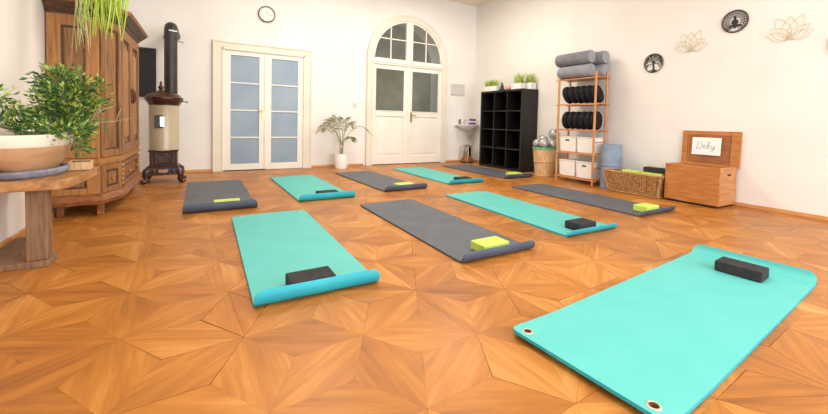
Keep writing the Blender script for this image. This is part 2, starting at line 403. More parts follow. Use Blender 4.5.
# ------------------------------------------------------------------ door_2: arched double door
def door2():
    r = thing('door_2', 'arched cream double door with glazed fanlight and panelled leaves, right on the back wall', 'door', (DX, Y1, 0)); struct(r)
    def ring(bm, ri, ro, y0, y1, zc=DZ, n=32, a0=0, a1=PI):
        P = []
        for i in range(n + 1):
            a = a0 + (a1 - a0) * i / n
            P.append([bm.verts.new((rr * math.cos(a), yy, zc + rr * math.sin(a))) for rr in (ri, ro) for yy in (y0, y1)])
        for A, B in zip(P, P[1:]):
            for q in ((0, 1), (1, 3), (3, 2), (2, 0)): bm.faces.new((A[q[0]], A[q[1]], B[q[1]], B[q[0]]))
        bm.faces.new([P[0][k] for k in (0, 1, 3, 2)]); bm.faces.new([P[-1][k] for k in (0, 2, 3, 1)])
    bm = nb()
    ring(bm, .765, .885, -.05, .03); ring(bm, .858, .885, -.062, -.05)
    for s in (-1, 1):
        a, b = sorted((s * .765, s * .885)); box(bm, a, b, -.05, .03, 0, DZ)
        a, b = sorted((s * .858, s * .885)); box(bm, a, b, -.062, -.05, 0, DZ)
        a, b = sorted((s * .775, s * .80)); box(bm, a, b, -.058, -.05, 0, 1.9)
    finish('door_casing', bm, MT['paint_case'], r, smooth=35)
    # transom beam and fanlight frame
    bm = nb(); box(bm, -.775, .775, -.055, .03, 1.93, 2.0); box(bm, -.775, .775, -.04, .03, 2.0, 2.05); box(bm, -.775, .775, -.07, -.055, 1.965, 2.0)
    finish('transom', bm, MT['paint'], r, bevel=.004)
    bm = nb(); ring(bm, .735, .768, -.035, .02, zc=2.045)
    for s in (-1, 1):
        a, b = sorted((s * .735, s * .775)); box(bm, a, b, -.035, .02, 2.05, 2.07)
    box(bm, -.075, -.005, -.045, .02, 2.05, 2.79); box(bm, .003, .066, -.045, .02, 2.05, 2.79)
    box(bm, -.012, .012, -.055, .0, 2.05, 2.84)
    fan = finish('fanlight', bm, MT['paint'], r, smooth=35)
    bm = nb()
    for xx in (-.405, .378): box(bm, xx - .009, xx + .009, -.03, .0, 2.05, 2.045 + math.sqrt(.735 ** 2 - xx ** 2))
    hx = math.sqrt(.735 ** 2 - (2.43 - 2.045) ** 2)
    box(bm, -hx, hx, -.03, .0, 2.421, 2.439)
    finish('glazing_bar', bm, MT['paint'], fan)
    bm = nb()
    pts = [(.75 * math.cos(PI * i / 32), 2.05 + .75 * math.sin(PI * i / 32)) for i in range(33)]
    a = [bm.verts.new((x, -.010, z)) for x, z in pts]; bm.faces.new(a)
    finish('pane', bm, MT['glass'], fan)
    for xa, xb, ga, gb in ((-.775, -.003, -.708, -.110), (.003, .775, .070, .685)):
        bm = nb(); y0, y1 = -.028, .02
        box(bm, xa, ga, y0, y1, .012, 1.93); box(bm, gb, xb, y0, y1, .012, 1.93)
        box(bm, ga, gb, y0, y1, 1.845, 1.93); box(bm, ga, gb, y0, y1, .94, 1.048); box(bm, ga, gb, y0, y1, .012, .16)
        box(bm, ga, gb, -.012, y1, .16, .94)
        box(bm, ga + .05, gb - .05, -.022, -.012, .21, .89)
        # bead around the glass and a ledge below it
        for q in ((ga - .012, ga + .004, 1.04, 1.855), (gb - .004, gb + .012, 1.04, 1.855)): box(bm, q[0], q[1], -.036, -.028, q[2], q[3])
        for q in ((1.036, 1.05), (1.842, 1.856)): box(bm, ga - .012, gb + .012, -.036, -.028, *q)
        leaf = finish('door_leaf', bm, MT['paint'], r, bevel=.003)
        bm = nb(); v = [bm.verts.new(p) for p in ((ga, -.008, 1.04), (gb, -.008, 1.04), (gb, -.008, 1.85), (ga, -.008, 1.85))]; bm.faces.new(v)
        finish('pane', bm, MT['glass'], leaf)
    bx('astragal', MT['paint'], r, -.026, .026, -.042, -.028, .02, 1.93, bevel=.003)
    bm = nb(); obox(bm, (.06, -.032, .93), (1, 0, 0), (0, 1, 0), (0, 0, 1), .017, .004, .10)
    tube(bm, [(.06, -.035, .985), (.06, -.075, .985), (.085, -.08, .98), (.15, -.078, .965)], .009)
    tube(bm, [(.06, -.04, 1.0), (.06, -.05, 1.0)], .014)
    finish('door_handle', bm, MT['brass'], r, smooth=40)
    bx('threshold_strip', MT['dark'], r, -.775, .775, -.03, .02, 0, .012)
door2()

# ------------------------------------------------------------------ wall fittings on the back wall
def clock():
    r = thing('wall_clock', 'round wall clock with a dark rim and pale face above the double door', 'clock', (.873, Y1, 2.538))
    Mx = Matrix.Rotation(PI / 2, 4, 'X')
    bm = nb(); lathe(bm, [(.128, 0), (.132, .02), (.126, .035), (.116, .035), (.113, .022), (.113, 0)], 40, Mx=Mx); finish('rim', bm, MT['clockring'], r, smooth=40)
    bm = nb(); lathe(bm, [(0, .016), (.114, .016), (.114, .002), (0, .002)], 40, Mx=Mx); finish('dial', bm, MT['dial'], r)
    for k in range(12):
        bm = nb(); a = k * PI / 6; obox(bm, (.095 * math.sin(a), -.018, .095 * math.cos(a)), (math.cos(a), 0, -math.sin(a)), (0, 1, 0), (math.sin(a), 0, math.cos(a)), .0025, .001, .010); finish('hour_mark', bm, MT['ink'], r)
    for nm, a, l, w in (('hour_hand', -.15, .05, .004), ('minute_hand', 1.75, .08, .003)):
        bm = nb(); obox(bm, (l / 2 * math.sin(a), -.022, l / 2 * math.cos(a)), (math.cos(a), 0, -math.sin(a)), (0, 1, 0), (math.sin(a), 0, math.cos(a)), w, .001, l / 2); finish(nm, bm, MT['ink'], r)
clock()
r = thing('wall_panel', 'small pale grey lined panel on the back wall above the wash basin', 'panel', (4.69, Y1, 1.56))
bx('board', MT['panelgrey'], r, -.18, .18, -.025, 0, -.12, .12, bevel=.004)
for k in range(5): bx('slat', MT['panelline'], r, -.165, .165, -.031, -.025, -.095 + k * .045, -.080 + k * .045)
r = thing('light_switch', 'small pale light switch between the palm and the arched door', 'switch', (2.40, Y1, 1.13))
bx('plate', MT['panelgrey'], r, -.04, .04, -.010, 0, -.04, .04, bevel=.003); bx('rocker', MT['panelgrey'], r, -.026, .026, -.015, -.010, -.026, .026)
r = thing('wall_board', 'tall black board on the back wall between wardrobe and stove pipe', 'board', (-.73, Y1, 1.11))
bx('frame', MT['iron'], r, -.13, .13, -.03, 0, 0, .70, bevel=.003); bx('panel', MT['slateboard'], r, -.115, .115, -.034, -.030, .015, .685)

# ------------------------------------------------------------------ yoga mats
def mat_bm(W=.6, s0=1.735, R=.052, ang=118, t=.013, lift=0):
    bm = nb(); rc = .045
    arc = R * math.radians(ang); Ltot = s0 + arc
    rows = [0, .002, .008, .016, .072, .12, .3, .6, .9, 1.2, 1.5, s0 - .03] + [s0 + arc * i / 12 for i in range(13)]
    rows = sorted(set(rows + [Ltot - .03, Ltot - .012, Ltot - .003]))
    cols = [0, .034, .090, .16, .3, .44, .51, .566, .6]
    cols = [c * W / .6 for c in cols]
    def lim(s):
        d = 0
        for q in (s, Ltot - s):
            if q < rc: d = max(d, rc - math.sqrt(max(0, rc * rc - (rc - q) ** 2)))
        return d
    def P(s, x, side):
        d = lim(s); x = min(max(x, d), W - d)
        if s <= s0: y, z, ny, nz = -s, lift * max(0, 1 - s / .3) ** 2, 0, 1
        else:
            a = (s - s0) / R; y = -(s0 + (R) * math.sin(a)); z = R * (1 - math.cos(a)); ny, nz = math.sin(a), math.cos(a)
        return Vector((x, y + ny * t * side, z + nz * t * side + .0005))
    G = {}
    for side in (0, 1):
        for i, s in enumerate(rows):
            for j, x in enumerate(cols): G[side, i, j] = bm.verts.new(P(s, x, side))
    nr, nc = len(rows), len(cols)
    hole_i = rows.index(.016)
    for side in (0, 1):
        for i in range(nr - 1):
            for j in range(nc - 1):
                q = [G[side, i, j], G[side, i, j + 1], G[side, i + 1, j + 1], G[side, i + 1, j]]
                if i == hole_i and j in (1, 6): continue
                f = bm.faces.new(q if side else q[::-1]); f.material_index = 0 if side else 1
    for i in range(nr - 1):
        for j in (0, nc - 1): f = bm.faces.new((G[0, i, j], G[1, i, j], G[1, i + 1, j], G[0, i + 1, j])); f.material_index = 1
    for j in range(nc - 1):
        for i in (0, nr - 1): f = bm.faces.new((G[0, i, j], G[0, i, j + 1], G[1, i, j + 1], G[1, i, j])); f.material_index = 1
    holes = []
    for j in (1, 6):
        cx = (cols[j] + cols[j + 1]) / 2; cy = -(.016 + .072) / 2; rr = .015; circ = {}; lz = lift * (1 - .044 / .3) ** 2
        for side in (0, 1):
            z = .0005 + t * side + lz; n = 16
            circ[side] = [bm.verts.new((cx + rr * math.cos(2 * PI * k / n - 3 * PI / 4), cy + rr * math.sin(2 * PI * k / n - 3 * PI / 4), z)) for k in range(n)]
            # corners in the same angular order, starting lower left (-x,-y)
            cor = [G[side, hole_i + 1, j], G[side, hole_i + 1, j + 1], G[side, hole_i, j + 1], G[side, hole_i, j]]
            for k in range(4):
                c = cor[k]; c2 = cor[(k + 1) % 4]; mid = (4 * k + 2) % n
                for q in range(-2, 2):
                    a, b = circ[side][(4 * k + q) % n], circ[side][(4 * k + q + 1) % n]
                    f = bm.faces.new((c, a, b)); f.material_index = 0 if side else 1
                f = bm.faces.new((c, circ[side][mid], c2)); f.material_index = 0 if side else 1
        for k in range(16):
            f = bm.faces.new((circ[0][k], circ[0][(k + 1) % 16], circ[1][(k + 1) % 16], circ[1][k])); f.material_index = 1
        holes.append((cx, cy))
    bmesh.ops.remove_doubles(bm, verts=bm.verts, dist=1e-5)
    return bm, holes

def make_mat(pos, ang, colour, label, curl=118, R=.052, s0=1.735, lift=0):
    r = thing('yoga_mat', label, 'yoga mat', (pos[0], pos[1], 0), ang, 'yoga mats laid out on the parquet')
    bm, holes = mat_bm(ang=curl, R=R, s0=s0, lift=lift)
    finish('mat_sheet', bm, None, r, smooth=50, mats=[MT[colour], MT[colour + '_under']])
    for cx, cy in holes:
        bm = nb(); lathe(bm, [(.0148, -.001), (.0148, .0025), (.0165, .0035), (.0205, .002), (.022, 0), (.021, -.001), (.0148, -.001)], 24)
        ey = finish('eyelet', bm, MT['ring' if colour == 'teal' else 'ring_grey'], r, smooth=60, loc=(cx, cy, .0140 + lift * .73))
        bm = nb(); lathe(bm, [(.0146, -.0125), (.0146, .002), (.0138, .002), (.0138, -.0125), (.0146, -.0125)], 20)
        finish('eyelet_barrel', bm, MT['wick_in'], ey, smooth=60)
    return r
D = math.radians
make_mat((-.183, 5.664), D(.6), 'grey', 'dark grey yoga mat in front of the stove, with lime block', 125, .054)
make_mat((.199, 3.591), D(-.2), 'teal', 'teal yoga mat with black block, in the left foreground', 125, .054)
make_mat((.80, 5.750), D(1.2), 'teal', 'teal yoga mat in front of the frosted double door', 120)
make_mat((1.774, 5.896), D(2.8), 'grey', 'dark grey yoga mat beside the white potted palm', 115)
make_mat((2.859, 6.051), D(.8), 'teal', 'teal yoga mat in front of the arched door', 105)
make_mat((1.337, 3.598), D(.2), 'grey', 'dark grey yoga mat in the middle of the floor, lime block on top', 115)
make_mat((2.414, 3.676), D(-.9), 'teal', 'teal yoga mat right of the middle, black block at its curled end', 88)
make_mat((3.557, 3.797), D(.1), 'grey', 'dark grey yoga mat in front of the wooden rack and wicker hamper', 95)
make_mat((3.962, 6.161), D(.7), 'grey', 'dark grey yoga mat in front of the black cube shelf', 105)
make_mat((1.118, .528), D(94.7), 'teal', 'large nearest teal yoga mat, lying crosswise in the right foreground', 88, .07, 1.78, .020)

def make_block(colour, x, y, rz, label, z=.0145):
    bm = nb(); box(bm, -.11, .11, -.07, .07, 0, .06)
    o = finish('yoga_block', bm, MT['block_' + colour], bevel=.006); o.location = (x, y, z); o.rotation_euler = (0, 0, rz)
    return tag(o, label, 'yoga block', 'foam blocks on the yoga mats')
make_block('green', .185, 4.000, D(.6), 'lime green foam block on the grey mat in front of the stove')
make_block('black', .465, 1.923, D(.8), 'black foam block on the teal mat in the left foreground')
make_block('black', 1.155, 4.085, D(1), 'black foam block on the teal mat before the frosted door')
make_block('green', 2.165, 4.235, D(2.8), 'lime green foam block on the grey mat beside the palm')
make_block('black', 3.18, 4.38, D(1), 'black foam block on the teal mat before the arched door')
make_block('green', 1.645, 1.935, D(1), 'lime green foam block on the grey mat in the middle')
make_block('black', 2.665, 2.01, D(0), 'black foam block on the teal mat right of the middle')
make_block('green', 3.835, 2.135, D(0), 'lime green foam block on the grey mat nearest the wooden chest')
make_block('green', 4.275, 4.50, D(0), 'lime green foam block on the grey mat before the black shelf')
make_block('black', 2.70, .938, D(94.7), 'black foam block on the nearest teal mat')

# ------------------------------------------------------------------ wardrobe
def wardrobe():
    r = thing('wardrobe', 'old carved wooden wardrobe with chamfered corner and overhanging cornice against the left wall', 'wardrobe', (-.86, 4.9, 0))
    ox, oy = -.86, 4.9
    def outline(d=0, e=0):   # d: offset outwards
        k = .414 * d
        return [(X0 + .006 - ox, 4.12 - d - oy), (-.752 + k - ox, 4.12 - d - oy), (-.66 + d - ox, 4.375 - k - oy), (-.66 + d - ox, 5.40 + k - oy), (-.752 + k - ox, 5.655 + d - oy), (X0 + .006 - ox, 5.655 + d - oy)]
    bm = nb(); prism(bm, outline(), .13, 1.66); finish('carcass', bm, MT['ward'], r)
    bm = nb(); prism(bm, outline(.03), .10, .135, outline(.045)); prism(bm, outline(.045), .135, .165, outline(.03)); prism(bm, outline(.03), .165, .185, outline(.008))
    finish('base_moulding', bm, MT['ward_base'], r)
    bm = nb(); prism(bm, outline(.006), .425, .44); prism(bm, outline(.022), .44, .465); prism(bm, outline(.012), .465, .485); finish('belt_moulding', bm, MT['ward_warm'], r)
    bm = nb()
    prism(bm, outline(.010), 1.645, 1.66); prism(bm, outline(.015), 1.66, 1.685, outline(.03)); prism(bm, outline(.035), 1.685, 1.735, outline(.085))
    finish('cornice_cove', bm, MT['ward_dark'], r)
    bm = nb(); prism(bm, outline(.09), 1.735, 1.755, outline(.10)); prism(bm, outline(.10), 1.755, 1.775, outline(.095)); finish('cornice', bm, MT['ward'], r)
    for fx, fy in ((-.76, 4.17), (-.73, 5.5), (-1.02, 4.2), (-1.02, 5.5)):
        bm = nb(); prism(bm, [(fx - ox - .022, fy - oy - .022), (fx - ox + .022, fy - oy - .022), (fx - ox + .022, fy - oy + .022), (fx - ox - .022, fy - oy + .022)], 0, .12); finish('foot', bm, MT['ward_base'], r, bevel=.004)
    def panel(name, p0, p1, z0, z1, st=.05, rail=.05, mat='ward_warm', inner=True, th=.014):
        p0 = Vector((p0[0] - ox, p0[1] - oy, 0)); p1 = Vector((p1[0] - ox, p1[1] - oy, 0)); u = (p1 - p0); w = u.length; u.normalize(); n = Vector((u.y, -u.x, 0))
        bm = nb()
        def b(a0, a1, q0, q1, d0=0, d1=th): obox(bm, p0 + u * (a0 + a1) / 2 + n * (d0 + d1) / 2 + Vector((0, 0, (q0 + q1) / 2)), u, n, (0, 0, 1), (a1 - a0) / 2, (d1 - d0) / 2, (q1 - q0) / 2)
        b(0, st, z0, z1); b(w - st, w, z0, z1); b(st, w - st, z0, z0 + rail); b(st, w - st, z1 - rail, z1)
        fr = finish(name, bm, MT[mat], r, bevel=.003)
        if inner:
            m = .016; bm = nb()
            b(st, st + m, z0 + rail, z1 - rail, 0, .007); b(w - st - m, w - st, z0 + rail, z1 - rail, 0, .007)
            b(st + m, w - st - m, z0 + rail, z0 + rail + m, 0, .007); b(st + m, w - st - m, z1 - rail - m, z1 - rail, 0, .007)
            finish('panel_moulding', bm, MT['ward_dark'], fr)  # dark colour paints recess shade around the panel for contrast
        return fr, b
    # side face (towards the camera), chamfer, front
    A0, A1, A2, A3 = (X0 + .01, 4.12), (-.752, 4.12), (-.66, 4.375), (-.66, 5.40)
    panel('side_panel', A0, A1, .49, 1.645, .085, .085)
    panel('side_panel', A0, A1, .186, .424, .085, .05)
    panel('corner_panel', A1, A2, .49, 1.645, .035, .06, 'ward')
    panel('corner_panel', A1, A2, .186, .424, .05, .045, 'ward')
    # rosette on the small corner panel
    c = (Vector((A1[0] + A2[0], A1[1] + A2[1], 0)) / 2 - Vector((ox, oy, 0))); u = (Vector(A2) - Vector(A1)).normalized(); n = Vector((u.y, -u.x, 0)); u = Vector((u.x, u.y, 0))
    bm = nb(); obox(bm, c + n * .008 + Vector((0, 0, .305)), u, n, (0, 0, 1), .05, .008, .05); obox(bm, c + n * .014 + Vector((0, 0, .305)), (u + Vector((0, 0, 1))), n, (Vector((0, 0, 1)) - u), .022, .010, .022); finish('rosette', bm, MT['ward'], r, bevel=.004)
    mid = 4.89
    for a, b_ in ((4.385, mid - .003), (mid + .003, 5.39)):
        d, b = panel('door', (-.66, a), (-.66, b_), .49, 1.64, .085, .09, 'ward', th=.02)
        bm = nb(); w = b_ - a
        obox(bm, (-.66 + .006 - ox, (a + b_) / 2 - oy, 1.06), (0, 1, 0), (1, 0, 0), (0, 0, 1), w / 2 - .13, .006, .42)
        finish('raised_field', bm, MT['ward_warm'], d, bevel=.006)
        yk = (b_ - .045 if a < 4.5 else a + .045)
        bm = nb(); cx = -.66 + .024 - ox
        for dz, s in ((.05, 1), (.0, .8), (-.05, 1)):
            sphere(bm, (cx, yk - oy, 1.05 + dz), .018 * s, .35, 1, 1.5, 10, 8)
        tube(bm, [(cx, yk - oy, 1.12), (cx + .02, yk - oy, 1.08), (cx + .02, yk - oy, 1.0), (cx, yk - oy, .97)], .006, 6)
        finish('escutcheon', bm, MT['ward_dark'], d, smooth=60)
    # drawer with mouldings and knobs
    dr, b = panel('drawer', (-.66, 4.44), (-.66, 5.34), .20, .415, .05, .035, 'ward', th=.02)
    for yk in (4.65, 5.12):
        bm = nb(); sphere(bm, (-.66 + .032 - ox, yk - oy, .31), .016, 1, 1, 1, 12, 8); tube(bm, [(-.66 - ox, yk - oy, .31), (-.63 - ox, yk - oy, .31)], .007); finish('knob', bm, MT['ward_warm'], dr, smooth=60)
    for yk in (4.405, 5.37):
        bm = nb()
        for k in range(5): sphere(bm, (-.66 + .012 - ox, yk - oy, .225 + k * .042), .018, .8, .8, 1.1, 10, 8)
        finish('turned_column', bm, MT['ward_warm'], r, smooth=60)
wardrobe()

# hanging plant on top of the wardrobe
def hanging_plant():
    r = thing('hanging_plant', 'trailing lime green plant spilling over the wardrobe cornice', 'plant', (-.705, 4.17, 1.775))
    bm = nb(); lathe(bm, [(0, 0), (.085, 0), (.11, .17), (.118, .17), (.118, .19), (.105, .19), (.10, .16), (0, .15)], 28); finish('pot', bm, MT['white'], r, smooth=40)
    rnd = random.Random(5)
    def strands(n, mat, zlo, zhi, spread, name, w0):
        bm = nb()
        for _ in range(n):
            a = rnd.uniform(-PI * .93, -PI * .12); x0, y0 = .07 * math.cos(a), .07 * math.sin(a)
            tx = rnd.uniform(spread[0], spread[1]); ty = -.30 - rnd.uniform(-.03, .06); zl = rnd.uniform(zlo, zhi)
            P = []
            for i in range(9):
                t = i / 8
                P.append(Vector((x0 + (tx - x0) * min(1, t * 1.9) + .035 * math.sin(t * 4 + a * 9) * t, y0 + (ty - y0) * min(1, t * 2.0) ** .8, .17 + .16 * math.sin(min(1, t * 2) * PI * .6) * (1 - t) - (zl) * t ** 1.6)))
            w = w0 * rnd.uniform(.7, 1.2); pv = None
            for i, p in enumerate(P):
                ww = w * (1 - (i / 8) ** 3 * .8); d = Vector((.8, .35, rnd.uniform(-.1, .1))).normalized() * ww
                q = (bm.verts.new(p - d), bm.verts.new(p + Vector((0, -.004, 0))), bm.verts.new(p + d))
                if pv: bm.faces.new((pv[0], pv[1], q[1], q[0])); bm.faces.new((pv[1], pv[2], q[2], q[1]))
                pv = q
        o = finish(name, bm, MT[mat], r, smooth=80); o['kind'] = 'stuff'
    strands(46, 'lime', .26, .52, (-.06, .17), 'leaf_strands', .0075)
    strands(20, 'leaf3', .2, .42, (-.08, .19), 'leaf_strands', .005)
    strands(22, 'lime2', .48, .66, (-.13, -.05), 'root_strands', .003)
hanging_plant()

# ------------------------------------------------------------------ bench with bonsai
def bench():
    r = thing('rustic_bench', 'low rustic wooden bench table under the bonsai, by the left wall', 'bench', (-.86, 3.15, 0)); ox, oy = -.86, 3.15
    bm = nb(); pts = [(X0 + .02, 2.80), (-.72, 2.80), (-.685, 2.81), (-.655, 2.85), (-.645, 2.95), (-.635, 3.25), (-.635, 3.40), (-.66, 3.47), (X0 + .02, 3.50)]
    prism(bm, [(x - ox, y - oy) for x, y in pts], .435, .49); finish('tabletop', bm, MT['bench'], r, bevel=.008)
    bm = nb(); box(bm, -.845 - ox, -.755 - ox, 2.88 - oy, 2.96 - oy, .035, .435); finish('leg', bm, MT['bench_leg'], r, bevel=.006)
    bm = nb(); box(bm, -.975 - ox, -.915 - ox, 3.40 - oy, 3.46 - oy, .035, .435); finish('leg', bm, MT['bench_leg'], r, bevel=.006)
    bm = nb(); box(bm, X0 + .02 - ox, -.745 - ox, 2.86 - oy, 3.0 - oy, 0, .035); box(bm, X0 + .02 - ox, -.93 - ox, 3.0 - oy, 3.48 - oy, 0, .035); finish('foot_board', bm, MT['bench_leg'], r, bevel=.004)
bench()
bm = nb(); prf = [(0, 0), (.9, 0), (.97, .3), (1, .75), (.95, 1), (.86, .9), (.82, .55), (0, .5)]
lathe(bm, [(a * .235, b * .045) for a, b in prf], 40, (0, 0, 0), .70, 1.28, lambda a, z: 1 + .012 * math.sin(7 * a) + .008 * math.sin(13 * a + 1))
o = finish('slate_tray', bm, MT['slate'], smooth=50); o.location = (-.895, 3.14, .4905); tag(o, 'rough blue-grey oval tray under the bonsai bowl', 'tray')
def bonsai():
    r = thing('bonsai_tree', 'leafy bonsai in a wide tan bowl with cream rim', 'bonsai', (-.890, 3.12, .5140))
    bm = nb(); lathe(bm, [(0, 0), (.55, 0), (.60, .012), (.78, .055), (.93, .105), (.985, .142), (.98, .150)] and [(a * .235, z) for a, z in [(0, .001), (.58, .001), (.64, .014), (.80, .06), (.93, .11), (.985, .15), (.985, .155)]], 48, sx=.74, sy=1.55)
    finish('bowl', bm, MT['pot_tan'], r, smooth=50)
    bm = nb(); lathe(bm, [(a * .235, z) for a, z in [(.985, .154), (1.0, .160), (1.01, .200), (1.02, .222), (.96, .222), (.94, .20), (.92, .15), (.985, .154)]], 48, sx=.74, sy=1.55); finish('bowl_rim', bm, MT['pot_white'], r, smooth=50)
    bm = nb(); lathe(bm, [(0, .207), (.12, .208), (.217, .198), (.217, .165)], 32, sx=.74, sy=1.55); finish('soil', bm, MT['soil'], r, smooth=50)
    rnd = random.Random(11)
    bt = nb(); tips = []
    def branch(p, d, L, rad, depth):
        n = 5; P = [p]; q = p.copy(); dd = d.copy()
        for i in range(n):
            dd = (dd + Vector((rnd.uniform(-.35, .35), rnd.uniform(-.35, .35), rnd.uniform(-.22, .25)))).normalized(); q = q + dd * L / n; q.x = max(q.x, -.155 + .01 * rnd.random()); P.append(q.copy())
            if depth >= 1: tips.append((q.copy(), dd.copy()))
        tube(bt, P, [rad * (1 - .5 * i / n) for i in range(n + 1)], 6)
        if depth < 3:
            for _ in range(3 if depth else 7):
                i = rnd.randint(2, n); nd = (dd + Vector((rnd.uniform(-1, 1), rnd.uniform(-1, 1), rnd.uniform(-.5, .8)))).normalized()
                branch(P[i], nd, L * rnd.uniform(.5, .75), rad * .5, depth + 1)
    branch(Vector((.06, 0, .17)), Vector((.25, .05, 1)), .22, .022, 0)
    branch(Vector((.06, .01, .22)), Vector((.7, .3, .5)), .22, .014, 1)
    branch(Vector((.03, 0, .20)), Vector((-.9, -.55, .35)), .30, .011, 1)
    finish('trunk', bt, MT['bark'], r, smooth=60)
    # foliage: leaves scattered around the branch tips inside the crown volume
    blobs = [((.16, .04, .45), (.17, .17, .13), 1250), ((.20, .04, .36), (.13, .15, .13), 750), ((.07, .02, .40), (.11, .14, .11), 420), ((.12, -.08, .28), (.15, .12, .10), 600), ((-.05, -.20, .38), (.09, .12, .05), 260), ((.0, -.12, .30), (.07, .08, .09), 120),
             ((.16, -.12, .20), (.12, .07, .07), 230), ((.20, -.02, .19), (.08, .07, .08), 150), ((.06, -.26, .18), (.035, .035, .09), 60), ((.12, .06, .57), (.10, .09, .07), 260), ((-.04, -.30, .41), (.05, .06, .05), 100)]
    bms = [nb(), nb(), nb()]
    def inball(lo=0):
        while True:
            v = Vector((rnd.uniform(-1, 1), rnd.uniform(-1, 1), rnd.uniform(-1, 1)))
            if lo < v.length < 1: return v
    for c, s, n in blobs:
        per = 26
        for q in range(int(n * .88 / per)):
            v0 = inball(.2); cc = Vector((c[0] + v0.x * s[0], c[1] + v0.y * s[1], c[2] + v0.z * s[2] * 1.05)); cr = rnd.uniform(.030, .055)
            ax = (v0 + Vector((0, 0, .3)) + inball() * .5).normalized()
            for _ in range(per):
                v = inball(.1); p = cc + v * cr + ax * rnd.uniform(-.03, .03)
                if p.z < .10 or (p.z < .225 and (p.x / .175) ** 2 + (p.y / .37) ** 2 < 1.02): continue
                if -.89 + p.x < X0 + .02: continue
                k = rnd.random(); hi = v.z > 0 and v0.z > -.2
                b = bms[2] if k < (.38 if hi else .08) else (bms[0] if k < .68 else bms[1])
                d = (v * .5 + ax * .9 + inball() * .7).normalized(); s2 = d.cross(inball() + Vector((0, 0, .6))).normalized()
                L_ = rnd.uniform(.022, .046); w = L_ * rnd.uniform(.16, .26); nn = d.cross(s2) * w * .5
                a0 = b.verts.new(p); a1 = b.verts.new(p + d * L_ * .5 + s2 * w + nn); a2 = b.verts.new(p + d * L_); a3 = b.verts.new(p + d * L_ * .5 - s2 * w + nn); am = b.verts.new(p + d * L_ * .5)
                b.faces.new((a0, a1, am)); b.faces.new((a1, a2, am)); b.faces.new((a2, a3, am)); b.faces.new((a3, a0, am))
    for b, m in zip(bms, ('leaf1', 'leaf2', 'leaf3')):
        o = finish('foliage', b, MT[m], r); o['kind'] = 'stuff'
bonsai()
r = thing('wooden_tray', 'small pale wooden box beside the bonsai bowl on the bench', 'box', (-.70, 3.30, .4905), .1)
bm = nb(); box(bm, -.055, .055, -.07, .07, .002, .012); 
for q in ((-.055, -.047, -.07, .07), (.047, .055, -.07, .07), (-.047, .047, -.07, -.062), (-.047, .047, .062, .07)): box(bm, *q, .012, .055)
finish('box_body', bm, MT['straw_band'], r, bevel=.002); bx('dark_lining', MT['dark'], r, -.046, .046, -.061, .061, .013, .05)

